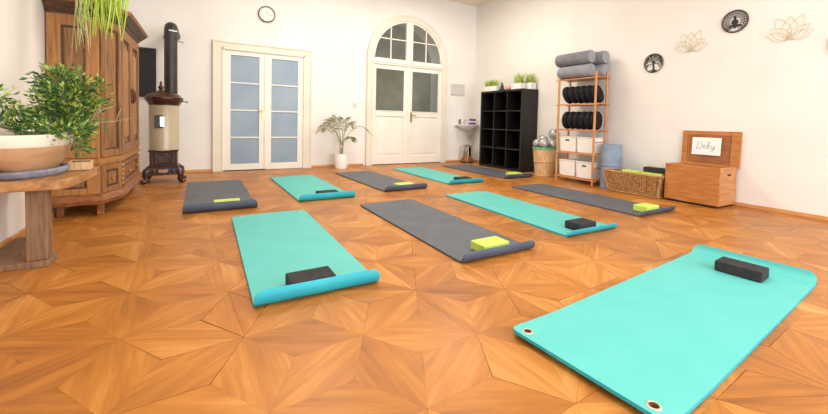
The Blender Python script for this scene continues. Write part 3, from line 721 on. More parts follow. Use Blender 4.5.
# ------------------------------------------------------------------ stove
def stove():
    r = thing('cylinder_stove', 'antique round stove with beige enamel body, brown crown and ornate feet', 'stove', (-.448, 5.95, 0))
    bm = nb(); lathe(bm, [(0, .41), (.164, .41), (.168, .425), (.163, .44), (.163, .985), (.166, 1.0), (.0, 1.0)], 40); finish('drum', bm, MT['stove_body'], r, smooth=40)
    bm = nb()
    lathe(bm, [(0, .985), (.170, .985), (.172, 1.005), (.188, 1.03), (.204, 1.055), (.204, 1.085), (.185, 1.095), (.172, 1.12), (.14, 1.135), (.11, 1.15), (.05, 1.155), (0, 1.155)], 48, fn=lambda a, z: 1 + (.025 * math.cos(12 * a) if 1.0 < z < 1.12 else 0))
    finish('crown', bm, MT['stove_brown'], r, smooth=50)
    bm = nb(); lathe(bm, [(0, 1.148), (.05, 1.15), (.035, 1.17), (.018, 1.185), (.032, 1.205), (.024, 1.23), (.010, 1.245), (.017, 1.265), (.008, 1.285), (0, 1.295)], 20, c=(-.03, -.04, 0)); finish('finial', bm, MT['stove_iron'], r, smooth=60)
    bm = nb(); obox(bm, (0, -.0, .31), (1, 0, 0), (0, 1, 0), (0, 0, 1), .145, .135, .10); obox(bm, (0, 0, .405), (1, 0, 0), (0, 1, 0), (0, 0, 1), .158, .15, .012); obox(bm, (0, 0, .21), (1, 0, 0), (0, 1, 0), (0, 0, 1), .16, .15, .012)
    finish('firebox', bm, MT['stove_brown'], r, bevel=.008)
    bm = nb(); obox(bm, (-.01, -.142, .31), (1, 0, 0), (0, 1, 0), (0, 0, 1), .075, .008, .06); obox(bm, (.11, -.142, .31), (1, 0, 0), (0, 1, 0), (0, 0, 1), .012, .008, .07); obox(bm, (-.12, -.142, .31), (1, 0, 0), (0, 1, 0), (0, 0, 1), .012, .008, .07)
    tube(bm, [(.045, -.15, .31), (.045, -.175, .31), (.045, -.18, .28)], .006)
    finish('fire_door', bm, MT['stove_iron'], r, bevel=.004)
    bm = nb(); obox(bm, (0, -.02, .15), (1, 0, 0), (0, 1, 0), (0, 0, 1), .165, .15, .05)
    for k in range(5): sphere(bm, (-.10 + k * .05, -.172, .15), .018, 1, .6, 1.5, 10, 8)
    finish('ash_base', bm, MT['stove_iron'], r, bevel=.008)
    bm = nb(); obox(bm, (.0, -.180, .155), (1, 0, 0), (0, 1, 0), (0, 0, 1), .05, .006, .022); finish('air_plate', bm, MT['chrome'], r, bevel=.004)
    for sx in (-1, 1):
        for sy in (-1, 1):
            bm = nb(); P = [(sx * .13, sy * .11, .19), (sx * .175, sy * .145, .15), (sx * .185, sy * .155, .09), (sx * .17, sy * .145, .045), (sx * .205, sy * .17, .018)]
            tube(bm, P, [.036, .042, .032, .024, .034], 10)
            sphere(bm, (sx * .205, sy * .17, .024), .032, 1.15, 1.0, .72, 12, 8)
            finish('foot', bm, MT['stove_iron'], r, smooth=60)
    # badge window on the drum
    bm = nb(); obox(bm, (-.035, -.163, .775), (1, .2, 0), (-.2, 1, 0), (0, 0, 1), .048, .007, .082); bd = finish('draught_window', bm, MT['iron'], r, bevel=.003)
    bm = nb(); obox(bm, (-.010, -.168, .775), (1, .15, 0), (-.15, 1, 0), (0, 0, 1), .020, .006, .060); finish('mica_pane', bm, MT['chrome'], bd)
    bm = nb(); tube(bm, [(.19, -.02, 1.04), (.245, -.05, 1.035)], .006); sphere(bm, (.25, -.052, 1.035), .012); finish('crown_knob', bm, MT['stove_iron'], r, smooth=60)
    # flue pipe
    bm = nb(); px, py = .066, .10; R = .074
    P = [(px, py, 1.09), (px, py, 1.4), (px, py, 1.9)] + [(px, py + .09 * (1 - math.cos(a)), 1.93 + .09 * math.sin(a)) for a in (.25, .55, .85, 1.15, 1.4, 1.57)] + [(px, .792, 2.02)]
    tube(bm, P, R, 24); pp = finish('flue_pipe', bm, MT['pipe'], r, smooth=50)
    bm = nb(); lathe(bm, [(R, 0), (R + .006, 0), (R + .006, .03), (R, .03)], 24, (px, py, 1.86)); finish('pipe_collar', bm, MT['pipe'], pp, smooth=40)
    bm = nb(); lathe(bm, [(R, 0), (R + .004, 0), (R + .004, .02), (R, .02)], 24, (px, py, 1.12)); finish('pipe_collar', bm, MT['pipe'], pp, smooth=40)
    bm = nb(); obox(bm, (px + .03, py - .072, 1.955), (1, .3, 0), (0, 1, 0), (0, 0, 1), .045, .006, .008); finish('pipe_clip', bm, MT['chrome'], pp)
    bm = nb(); tube(bm, [(px + R - .01, py, 1.84), (px + .14, py + .05, 1.835)], .004); finish('damper_rod', bm, MT['iron'], pp)
stove()

# ------------------------------------------------------------------ potted palm
def palm():
    r = thing('potted_palm', 'slender arching palm in a white round pot beside the frosted door', 'potted palm', (2.06, 6.46, 0))
    bm = nb(); lathe(bm, [(0, 0), (.10, 0), (.112, .03), (.116, .15), (.112, .26), (.104, .26), (.10, .22), (0, .215)], 32); finish('pot', bm, MT['white'], r, smooth=50)
    bm = nb(); lathe(bm, [(0, .222), (.101, .222)], 24); finish('soil', bm, MT['soil'], r)
    rnd = random.Random(21)
    bs = nb()
    for dx, dy, h in ((-.01, 0, .42), (.02, .01, .46), (.0, -.02, .38)): tube(bs, [(dx, dy, .2), (dx * 1.5, dy, .3), (dx * 2, dy, h)], [.013, .011, .008], 6)
    finish('stem', bs, MT['bark'], r, smooth=60)
    fr = [(-.42, .05, .63, .12), (-.36, -.12, .66, .15), (-.30, .08, .74, .12), (-.16, -.12, .82, .10), (.03, -.05, .83, .08), (.14, -.12, .76, .10), (.54, -.08, .60, .20), (.24, .06, .50, .08), (.18, -.14, .50, .07), (-.38, .0, .70, .12), (-.24, -.05, .78, .12), (-.10, .06, .86, .10), (.20, .0, .72, .12)]
    for k, (tx, ty, tz, rise) in enumerate(fr):
        bm = nb(); n = 14; base = Vector((rnd.uniform(-.02, .02), 0, .40)); tip = Vector((tx, ty, tz)); P = []
        for i in range(n + 1):
            t = i / n; p = base.lerp(tip, t); p.z = base.z + (tz - base.z) * (1 - (1 - t) ** 1.8) + rise * math.sin(PI * min(1, t * 1.0)) ; P.append(p)
        tube(bm, P, [.005 * (1 - .7 * i / n) for i in range(n + 1)], 5)
        for i in range(4, n + 1):
            t = (P[i] - P[i - 1]).normalized(); sd = t.cross(Vector((0, 0, 1))).normalized()
            for s in (-1, 1):
                L_ = .17 * math.sin(PI * (.15 + .8 * (i - 4) / (n - 4))) * rnd.uniform(.8, 1.1) + .02
                d = (t * .75 + sd * s * .55 + Vector((0, 0, -.45))).normalized(); w = .0085
                p = P[i]; q = p + d * L_; m_ = p + d * L_ * .5 + Vector((0, 0, .012)); wv = t.cross(d).cross(d).normalized() * w
                v = [bm.verts.new(z) for z in (p, m_ + wv, q, m_ - wv)]; bm.faces.new(v)
        finish('frond', bm, MT['palm' if k % 3 else 'palm2'], r)
palm()

# ------------------------------------------------------------------ wash basin corner
def basin():
    r = thing('wash_basin', 'small white corner wash basin on the back wall above the pedal bin', 'wash basin', (4.86, Y1, .80))
    bm = nb(); prof = [(0, -.10), (.06, -.10), (.16, -.06), (.27, -.012), (.285, 0), (.285, .012), (.26, .012), (.20, -.04), (.10, -.075), (0, -.08)]
    lathe(bm, prof, 36, (0, -.17, 0), 1, .58); box(bm, -.24, .24, -.06, -.001, -.03, .012); finish('bowl', bm, MT['white'], r, smooth=45)
    bm = nb(); tube(bm, [(.06, -.17, -.07), (.06, -.17, -.24), (.075, -.165, -.285), (.11, -.15, -.29), (.135, -.13, -.26), (.14, -.10, -.15), (.14, -.001, -.14)], .020, 10); finish('trap', bm, MT['chrome'], r, smooth=60)
    bm = nb(); tube(bm, [(.0, -.045, .012), (.0, -.045, .09), (.0, -.08, .11), (.0, -.14, .095)], .012, 10); finish('tap', bm, MT['chrome'], r, smooth=60)
basin()
for i, (x, lab) in enumerate(((5.00, 'purple soap bottle with dark pump on the wash basin, left of the two'), (5.085, 'purple soap bottle with dark pump on the wash basin, right of the two'))):
    r = thing('soap_bottle', lab, 'bottle', (x, Y1 - .10, .812), 0, 'soap bottles on the wash basin')
    bm = nb(); lathe(bm, [(0, 0), (.038, 0), (.040, .01), (.040, .115), (.02, .127), (.012, .13), (0, .13)], 20); finish('bottle_body', bm, MT['purple'], r, smooth=50)
    bm = nb(); lathe(bm, [(.013, .128), (.013, .15), (.005, .155), (.005, .175), (0, .175)], 12); tube(bm, [(0, 0, .172), (0, -.03, .170)], .005, 6); finish('pump', bm, MT['white'], r, smooth=50)
    bm = nb(); lathe(bm, [(.0406, .050), (.0408, .078)], 20); finish('bottle_band', bm, MT['white'], r, smooth=50)
r = thing('water_glass', 'clear glass tumbler on the left end of the wash basin', 'glass', (4.72, Y1 - .08, .812))
bm = nb(); lathe(bm, [(0, .003), (.024, .0), (.03, .11), (.027, .11), (.022, .006), (0, .006)], 20); finish('tumbler', bm, MT['glass'], r, smooth=50)
def bin_():
    r = thing('pedal_bin', 'shiny chrome pedal bin below the wash basin', 'bin', (4.86, 6.56, 0))
    bm = nb(); lathe(bm, [(0, .02), (.125, .02), (.13, .03), (.13, .33), (.0, .33)], 32); finish('bin_body', bm, MT['chrome'], r, smooth=40)
    bm = nb(); lathe(bm, [(0, .0), (.135, .0), (.135, .022), (0, .022)], 32); obox(bm, (-.03, -.145, .01), (1, 0, 0), (0, 1, 0), (0, 0, 1), .03, .02, .006); finish('bin_base', bm, MT['iron'], r, smooth=40)
    bm = nb(); lathe(bm, [(.133, .33), (.134, .345), (.10, .37), (.04, .38), (0, .382)], 32); finish('bin_lid', bm, MT['chrome'], r, smooth=50)
bin_()

# ------------------------------------------------------------------ black cube shelf
def cube_shelf():
    r = thing('cube_shelf', 'black open cube shelf, three columns by four rows, against the right wall', 'shelf', (4.96, 5.445, 0)); x0, x1, w, H = -.19, .19, 1.16, 1.475
    t = .038
    bm = nb(); box(bm, x0, x1, -w / 2, w / 2, 0, t); box(bm, x0, x1, -w / 2, w / 2, H - t, H); box(bm, x0, x1, -w / 2, -w / 2 + t, t, H - t); box(bm, x0, x1, w / 2 - t, w / 2, t, H - t); finish('case', bm, MT['shelf_black'], r, bevel=.002)
    iw = w - 2 * t; cw = iw / 3
    for k in (1, 2): bx('divider', MT['shelf_black'], r, x0 + .004, x1 - .004, -w / 2 + t + cw * k - .009, -w / 2 + t + cw * k + .009, t, H - t)
    ch = (H - 2 * t) / 4
    for k in (1, 2, 3): bx('shelf_board', MT['shelf_black'], r, x0 + .005, x1 - .005, -w / 2 + t, w / 2 - t, t + ch * k - .009, t + ch * k + .009)
    bx('back_panel', MT['shelf_black'], r, x1 - .004, x1 - .001, -w / 2 + t, w / 2 - t, t, H - t)
cube_shelf()
def grass_pot(x, y, sx, sy, h, label, seed, gh=.13, n=160):
    r = thing('grass_planter', label, 'plant pot', (x, y, 1.4755), 0, 'green grass planters on the cube shelf')
    bm = nb(); a = [(-sx * .9, -sy * .9), (sx * .9, -sy * .9), (sx * .9, sy * .9), (-sx * .9, sy * .9)]; b = [(-sx, -sy), (sx, -sy), (sx, sy), (-sx, sy)]; prism(bm, a, 0, h, b); finish('pot', bm, MT['white'], r, bevel=.006)
    bx('soil', MT['soil'], r, -sx * .9, sx * .9, -sy * .9, sy * .9, h, h + .003)
    rnd = random.Random(seed); bm = nb()
    for _ in range(n):
        p = Vector((rnd.uniform(-sx, sx) * .85, rnd.uniform(-sy, sy) * .85, h)); d = Vector((rnd.uniform(-.45, .45), rnd.uniform(-.45, .45), 1)); L_ = gh * rnd.uniform(.5, 1.1); s = Vector((rnd.uniform(-1, 1), rnd.uniform(-1, 1), 0)).normalized() * .006
        m_ = p + d * L_ * .6; q = p + d * L_ + Vector((d.x, d.y, -.3)) * .04
        v = [bm.verts.new(z) for z in (p - s, p + s, m_ + s, m_ - s)]; bm.faces.new(v); e = bm.verts.new(q); bm.faces.new((v[3], v[2], e))
    o = finish('grass_blades', bm, MT['grass'], r); o['kind'] = 'stuff'
grass_pot(4.88, 5.82, .06, .19, .10, 'long white planter with green grass at the left end of the cube shelf', 1, .15, 260)
grass_pot(4.90, 5.095, .065, .10, .11, 'square white planter with tall grass near the right end of the cube shelf', 2, .20, 120)
grass_pot(5.05, 4.97, .065, .085, .12, 'squat white planter with tall grass at the right corner of the cube shelf', 3, .20, 120)
r = thing('stone_figurine', 'small dark seated figurine beside the long white planter', 'figurine', (4.88, 5.53, 1.4755))
bm = nb(); lathe(bm, [(0, 0), (.05, 0), (.055, .02), (.03, .05), (.032, .08), (.02, .11), (.012, .118), (0, .12)], 16, sy=1.1); finish('body', bm, MT['figure'], r, smooth=60)
bm = nb(); sphere(bm, (0, 0, .135), .02, seg=12, rings=8); finish('head', bm, MT['figure'], r, smooth=60)
bm = nb(); rnd = random.Random(4); sphere(bm, (0, 0, .045), .045, 1.1, 1.4, 1.0, 9, 6, lambda a, z: 1 + .12 * math.sin(5 * a + z * 60)); o = finish('salt_stone', bm, MT['salt'], loc=(4.90, 5.38, 1.476)); tag(o, 'rough pink salt stone on top of the cube shelf', 'stone')
bm = nb(); lathe(bm, [(0, 0), (.035, 0), (.035, .05), (.028, .05), (.026, .03), (0, .03)], 16); o = finish('candle_cup', bm, MT['white'], smooth=40, loc=(4.90, 5.26, 1.476)); tag(o, 'tiny white candle cup beside the pink stone', 'cup')

# ------------------------------------------------------------------ hamper with balls
def hamper():
    r = thing('wicker_hamper', 'tall round straw hamper holding silver balls beside the black shelf', 'basket', (4.90, 4.44, 0))
    bm = nb(); lathe(bm, [(0, .0), (.145, .0), (.15, .02), (.195, .46), (.185, .46), (.14, .03), (0, .03)], 36, fn=lambda a, z: 1 + .02 * math.cos(18 * a)); finish('basket_body', bm, MT['straw_band'], r, smooth=60)
    for z, rr in ((.01, .152), (.24, .176), (.455, .197)):
        bm = nb(); tube(bm, [(rr * math.cos(2 * PI * k / 32), rr * math.sin(2 * PI * k / 32), z) for k in range(32)], .009, 8, closed=True); finish('woven_band', bm, MT['straw'], r, smooth=60)
    bm = nb(); lathe(bm, [(.183, .44), (.186, .475), (.198, .482), (.206, .47), (.205, .452)], 36, fn=lambda a, z: 1 + .012 * math.sin(11 * a)); finish('cloth_liner', bm, MT['liner'], r, smooth=60)
hamper()
def ball(x, y, z, rr, label):
    bm = nb(); sphere(bm, (0, 0, 0), rr, seg=28, rings=16); o = finish('exercise_ball', bm, MT['ball'], smooth=80, loc=(x, y, z)); tag(o, label, 'ball', 'silver balls in the hamper')
for b in ((4.80, 4.52, .535, .075, 'silver ball at the left of the hamper, against the black shelf'),
          (4.79, 4.37, .545, .080, 'front silver ball in the middle of the hamper'),
          (4.93, 4.51, .60, .080, 'silver ball behind the front one in the hamper'),
          (4.955, 4.325, .53, .080, 'silver ball at the right of the hamper, half behind the rack post'),
          (4.98, 4.33, .70, .090, 'topmost silver ball in the hamper'),
          (5.02, 4.50, .48, .062, 'rear silver ball deep in the hamper')): ball(*b)

# ------------------------------------------------------------------ wooden rack
RX0, RX1, RY0, RY1 = 4.735, 4.985, 3.41, 4.05
def rack():
    r = thing('wooden_rack', 'tall open pine rack with cushions and white boxes, against the right wall', 'rack', (4.92, 3.71, 0)); ox, oy = 4.92, 3.71
    for x in (RX0, RX1):
        for y in (RY0, RY1):
            bm = nb(); tube(bm, [(x - ox, y - oy, 0), (x - ox, y - oy, 1.63)], .016, 10); finish('post', bm, MT['rack'], r, smooth=40)
    for z in (.075, .445, .785, 1.165, 1.545):
        bm = nb()
        for x in (RX0, RX1): box(bm, x - ox - .012, x - ox + .012, RY0 - oy - .05, RY1 - oy + .05, z - .014, z)
        for k in range(4):
            x = RX0 + .03 + k * .053; box(bm, x - ox, x - ox + .04, RY0 - oy - .03, RY1 - oy + .03, z, z + .010)
        finish('shelf_board', bm, MT['rack'], r, bevel=.002)
    for y in (RY0, RY1):
        for z in (.25, .62):
            bm = nb(); tube(bm, [(RX0 - ox, y - oy, z), (RX1 - ox, y - oy, z)], .008, 6); finish('side_rung', bm, MT['rack'], r, smooth=40)
rack()
def bolster(x, z, y0, y1, m, label, rr=.095):
    r = thing('bolster', label, 'bolster', (x, (y0 + y1) / 2, z), 0, 'grey bolsters on top of the rack')
    L_ = (y1 - y0) / 2; Mx = Matrix.Rotation(PI / 2, 4, 'X')
    bm = nb(); lathe(bm, [(rr * .9, -L_), (rr, -L_ + .015), (rr * 1.01, 0), (rr, L_ - .015), (rr * .9, L_)], 32, Mx=Mx); finish('bolster_cover', bm, MT[m], r, smooth=50)
    for s in (-1, 1):
        bm = nb(); lathe(bm, [(0, s * (L_ + .006)), (rr * .5, s * (L_ + .005)), (rr * .9, s * L_)], 32, Mx=Mx); finish('end_cap', bm, MT['bol2'], r, smooth=50)
bolster(4.79, 1.655, 3.52, 4.08, 'bol2', 'lower front grey bolster on top of the rack')
bolster(4.79, 1.848, 3.53, 4.13, 'bol', 'upper front grey bolster on top of the rack')
bolster(4.985, 1.655, 3.43, 4.10, 'bol2', 'lower rear grey bolster behind, nearest the wall')
bolster(4.985, 1.848, 3.44, 4.10, 'bol', 'upper rear grey bolster behind, nearest the wall')
def zafu_proto(label, grp):
    r = thing('meditation_cushion', label, 'cushion', (0, 0, 0), 0, grp)
    n = 48
    bm = nb(); R_, h = .134, .043
    prof = [(0, -h * .86), (.05, -h * .93), (.10, -h), (.120, -h * .86), (.131, -h * .5), (R_, 0), (.131, h * .5), (.120, h * .86), (.10, h), (.05, h * .93), (0, h * .86)]
    lathe(bm, prof, n, fn=lambda a, z: 1 + (.012 * math.cos(24 * a) if abs(z) < h * .9 else 0)); finish('cushion_body', bm, MT['cush'], r, smooth=70)
    for s in (-1, 1):
        bm = nb(); tube(bm, [(.108 * math.cos(2 * PI * k / 32), .108 * math.sin(2 * PI * k / 32), s * h * .97) for k in range(32)], .003, 6, closed=True); finish('piping', bm, MT['cush'], r, smooth=60)
    return r
proto = None; ords = ('leftmost', 'second from left', 'third from left', 'fourth from left', 'fifth from left', 'rightmost')
for zz, row in ((1.176, 'upper'), (.796, 'lower')):
    grp = 'black meditation cushions on the %s rack shelf' % row
    for k in range(6):
        lab = '%s black round cushion standing in the %s cushion row of the rack' % (ords[k], row)
        if proto is None: o = proto = zafu_proto(lab, grp)
        else: o = copy_tree(proto)
        o['label'] = lab; o['group'] = grp
        tilt = D(72) if row == 'upper' else D(90)
        # disc axis mostly along y, leaning, face turned to the room
        y = 3.975 - k * .100; zc = zz + .134 * math.sin(tilt) + .043 * abs(math.cos(tilt))
        o.location = (4.865, y, zc + .001); o.rotation_euler = (tilt, 0, D(14))
def white_box(x, y, z, w, d, h, label, grip=True):
    r = thing('storage_box', label, 'box', (x, y, z), 0, 'white storage boxes in the rack')
    bm = nb(); a = .93
    prism(bm, [(-d / 2 * a, -w / 2 * a), (d / 2 * a, -w / 2 * a), (d / 2 * a, w / 2 * a), (-d / 2 * a, w / 2 * a)], 0, h, [(-d / 2, -w / 2), (d / 2, -w / 2), (d / 2, w / 2), (-d / 2, w / 2)])
    finish('box_body', bm, MT['boxwhite'], r, bevel=.006)
    bm = nb(); box(bm, -d / 2 - .006, d / 2 + .006, -w / 2 - .006, w / 2 + .006, h, h + .014); finish('lid', bm, MT['boxwhite'], r, bevel=.004)
    if not grip: return
    bm = nb(); obox(bm, (-d / 2 * .985 - .002, .0, h * .80), (0, 1, 0), (1, 0, 0), (0, 0, 1), .035, .003, .010); finish('grip_hole', bm, MT['iron'], r)
white_box(4.875, 3.885, .456, .295, .22, .215, 'white storage box on the left of the upper box shelf')
white_box(4.875, 3.573, .456, .285, .22, .215, 'white storage box on the right of the upper box shelf', False)
white_box(4.875, 3.885, .086, .285, .22, .225, 'white storage box on the left of the bottom shelf', False)
white_box(4.875, 3.573, .086, .285, .22, .225, 'white storage box on the right of the bottom shelf')

# ------------------------------------------------------------------ blue rolled mat
def blue_roll():
    r = thing('rolled_mat', 'thick blue-grey rolled mat standing upright beside the rack', 'rolled mat', (4.905, 3.255, 0))
    bm = nb(); N = 110; P = []; Q = []
    for i in range(N):
        a = i / (N - 1) * 2 * PI * 4.3; rr = .015 + .100 * i / (N - 1); P.append((rr * math.cos(a - 2.2), rr * math.sin(a - 2.2))); ro = rr + .021; Q.append((ro * math.cos(a - 2.2), ro * math.sin(a - 2.2)))
    for z0, z1 in ((0.0, .60),):
        A = [bm.verts.new((x, y, z0)) for x, y in P]; B = [bm.verts.new((x, y, z1)) for x, y in P]; C_ = [bm.verts.new((x, y, z0)) for x, y in Q]; E_ = [bm.verts.new((x, y, z1)) for x, y in Q]
        for i in range(N - 1):
            bm.faces.new((A[i], A[i + 1], B[i + 1], B[i])); bm.faces.new((C_[i], C_[i + 1], E_[i + 1], E_[i])); bm.faces.new((B[i], B[i + 1], E_[i + 1], E_[i])); bm.faces.new((A[i], A[i + 1], C_[i + 1], C_[i]))
        bm.faces.new((A[0], B[0], E_[0], C_[0])); bm.faces.new((A[-1], B[-1], E_[-1], C_[-1]))
    finish('rolled_sheet', bm, MT['bluemat'], r, smooth=50)
    bm = nb(); lathe(bm, [(.134, 0), (.137, .004), (.137, .026), (.134, .03)], 40, (0, 0, .30)); finish('strap', bm, MT['bluemat'], r, smooth=50)
blue_roll()

# ------------------------------------------------------------------ wicker box basket
def wicker_basket():
    r = thing('wicker_basket', 'long brown wicker basket with lime and black blocks beside the wooden chest', 'basket', (4.79, 2.775, 0))
    def rect(x0, x1, y0, y1): return [(x0, y0), (x1, y0), (x1, y1), (x0, y1)]
    bm = nb(); bot = rect(-.13, .06, -.31, .33); top = rect(-.155, .075, -.345, .400); ib = rect(-.115, .045, -.295, .315); it = rect(-.137, .057, -.327, .397)
    H = .265
    def ring(pa, za, pb, zb):
        A = [bm.verts.new((*p, za)) for p in pa]; B = [bm.verts.new((*p, zb)) for p in pb]
        for i in range(4): bm.faces.new((A[i], A[(i + 1) % 4], B[(i + 1) % 4], B[i]))
    ring(bot, .004, top, H); ring(it, H, ib, .02); ring(top, H, it, H)
    f = [bm.verts.new((*p, .004)) for p in bot]; bm.faces.new(f); f = [bm.verts.new((*p, .02)) for p in ib]; bm.faces.new(f)
    bmesh.ops.remove_doubles(bm, verts=bm.verts, dist=1e-5)
    finish('woven_body', bm, MT['wick'], r)
    bm = nb()
    for zz, pts, rr in ((H, rect(-.146, .066, -.336, .391), .014), (.012, bot, .009)):
        P = []
        for i in range(4):
            a, b = Vector(pts[i]), Vector(pts[(i + 1) % 4])
            for k in range(8): p = a.lerp(b, (k + .5) / 8); P.append((p.x, p.y, zz))
        tube(bm, P, rr, 8, closed=True)
    for a, b in zip(bot, top): tube(bm, [(a[0], a[1], .01), (b[0], b[1], H)], .010, 8)
    finish('rim', bm, MT['wickrim'], r, smooth=60)
    bm = nb()
    for k in range(24):
        y = -.33 + k * .73 / 23; t0 = (y - .035) * .84 + .01
        tube(bm, [(-.132, t0, .02), (-.157, y, H - .01)], .0035, 5)
    for k in range(9):
        z = .035 + k * .026; f = z / H; x = -.13 - .025 * f
        P = []
        for i in range(49):
            y = (-.31 - .035 * f) + (.64 + .12 * f) * i / 48; P.append((x - .004 * math.cos(PI * i + PI * k), y, z))
        tube(bm, P, .0045, 5)
    finish('weave', bm, MT['wickrim'], r)
wicker_basket()
def loose_block(colour, loc, rot, label, d=(.11, .07, .03), cat='yoga block'):
    bm = nb(); box(bm, -d[0], d[0], -d[1], d[1], -d[2], d[2]); o = finish('yoga_block', bm, MT['block_' + colour], bevel=.006); o.location = loc; o.rotation_euler = rot; tag(o, label, cat, 'blocks in the wicker basket')
loose_block('green', (4.735, 2.83, .245), (0, 0, D(90)), 'lime green block lying in the middle of the wicker basket', (.11, .06, .05))
loose_block('green', (4.725, 2.575, .245), (0, 0, D(90)), 'lime green block under the black block in the wicker basket', (.12, .045, .05))
loose_block('black', (4.79, 2.56, .327), (0, 0, D(90)), 'large black block on top of the wicker basket contents', (.135, .055, .032))
bm = nb(); Mx = Matrix.Rotation(PI / 2, 4, 'Y'); lathe(bm, [(0, -.05), (.035, -.05), (.04, 0), (.035, .05), (0, .05)], 16, Mx=Mx)
o = finish('cork_roll', bm, MT['wick_in'], smooth=50, loc=(4.75, 3.05, .25)); tag(o, 'small brown roll at the left end of the wicker basket', 'roll')

# ------------------------------------------------------------------ trunk with open lid
def trunk():
    r = thing('wooden_chest', 'honey-coloured wooden chest with its lid standing open against the wall', 'chest', (4.89, 2.13, 0))
    x0, x1, y0, y1, H, t = -.185, .215, -.268, .285, .437, .022
    bm = nb(); box(bm, x0, x0 + t, y0, y1, .025, H); finish('front_board', bm, MT['trunk'], r, bevel=.003)
    bm = nb(); box(bm, x1 - t, x1, y0, y1, .025, H); finish('back_board', bm, MT['trunk'], r, bevel=.003)
    for a, b in ((y0, y0 + t), (y1 - t, y1)):
        bm = nb(); hh = (H - .025) / 3
        for k in range(3): box(bm, x0 + t, x1 - t, a, b, .025 + k * hh + .001, .025 + (k + 1) * hh - .001)
        finish('side_board', bm, MT['trunk_side'], r, bevel=.002)
    bx('bottom_board', MT['trunk'], r, x0 + t, x1 - t, y0 + t, y1 - t, .03, .05)
    bx('plinth', MT['dark'], r, x0 + .02, x1 - .02, y0 + .02, y1 - .02, 0, .025)
    for a, b in ((y0, y0 + .0), (y1, y1)):
        s = -1 if a == y0 else 1
        bm = nb(); obox(bm, (.03, a + s * .001, .355), (1, 0, 0), (0, 1, 0), (0, 0, 1), .035, .002, .010); finish('hand_hole', bm, MT['dark'], r)
    # lid, standing up against the wall, leaning back a little
    bm = nb(); box(bm, 0, .02, y0 - .015, y1 + .03, 0, .405); le = finish('lid', bm, MT['trunk'], r, bevel=.003); le.location = (x1 + .0135, 0, H - .015); le.rotation_euler = (0, D(4), 0)
    bx('inner_panel', MT['trunk_in'], le, -.006, 0, y0 + .085, y1 - .055, .035, .36)
    for a, b in ((y0 - .015, y0 + .075), (y1 - .03, y1 + .03)): bx('lid_batten', MT['trunk'], le, -.010, 0, a, b, .0, .405, bevel=.002)
trunk()
# paper note on the lid, lettered "Deky"
def note():
    r = thing('paper_note', 'white paper with the handwritten word Deky on the open chest lid', 'note', (5.079, 2.175, .646)); r.rotation_euler = (0, D(4), 0)
    r.location = (5.1075, 2.175, .646)
    bx('sheet', MT['paper'], r, -.0015, 0, -.15, .15, -.103, .103)
    S = .075
    strokes = [
        [(-1.55, -.75), (-1.40, .1), (-1.25, .85)], [(-1.75, .75), (-1.2, .95), (-.75, .7), (-.6, .2), (-.75, -.4), (-1.15, -.8), (-1.65, -.8)],
        [(-.45, -.35), (-.05, -.15), (.02, .12), (-.15, .25), (-.35, .05), (-.38, -.4), (-.15, -.7), (.15, -.5)],
        [(.15, -.5), (.35, .3), (.45, 1.0), (.38, 1.05), (.3, .3), (.22, -.75)], [(.25, -.2), (.5, .1), (.6, .2), (.55, .0), (.32, -.15), (.5, -.5), (.72, -.7), (.85, -.4)],
        [(.88, .2), (.9, -.3), (1.05, -.5), (1.25, -.2), (1.32, .2)], [(1.32, .2), (1.25, -.5), (1.1, -1.15), (.88, -1.25), (.85, -1.0), (1.2, -.7), (1.6, -.35)]]
    bm = nb()
    for st in strokes:
        P = []
        for i in range(len(st) - 1):
            p0 = Vector(st[max(i - 1, 0)]); p1 = Vector(st[i]); p2 = Vector(st[i + 1]); p3 = Vector(st[min(i + 2, len(st) - 1)])
            for k in range(5):
                t = k / 5; P.append(.5 * ((2 * p1) + (-p0 + p2) * t + (2 * p0 - 5 * p1 + 4 * p2 - p3) * t * t + (-p0 + 3 * p1 - 3 * p2 + p3) * t ** 3))
        P.append(Vector(st[-1]))
        tube(bm, [(-.0022, -p.x * S * .85, p.y * S * .62 + .004) for p in P], .0020, 5)
    finish('handwriting', bm, MT['ink'], r)
note()

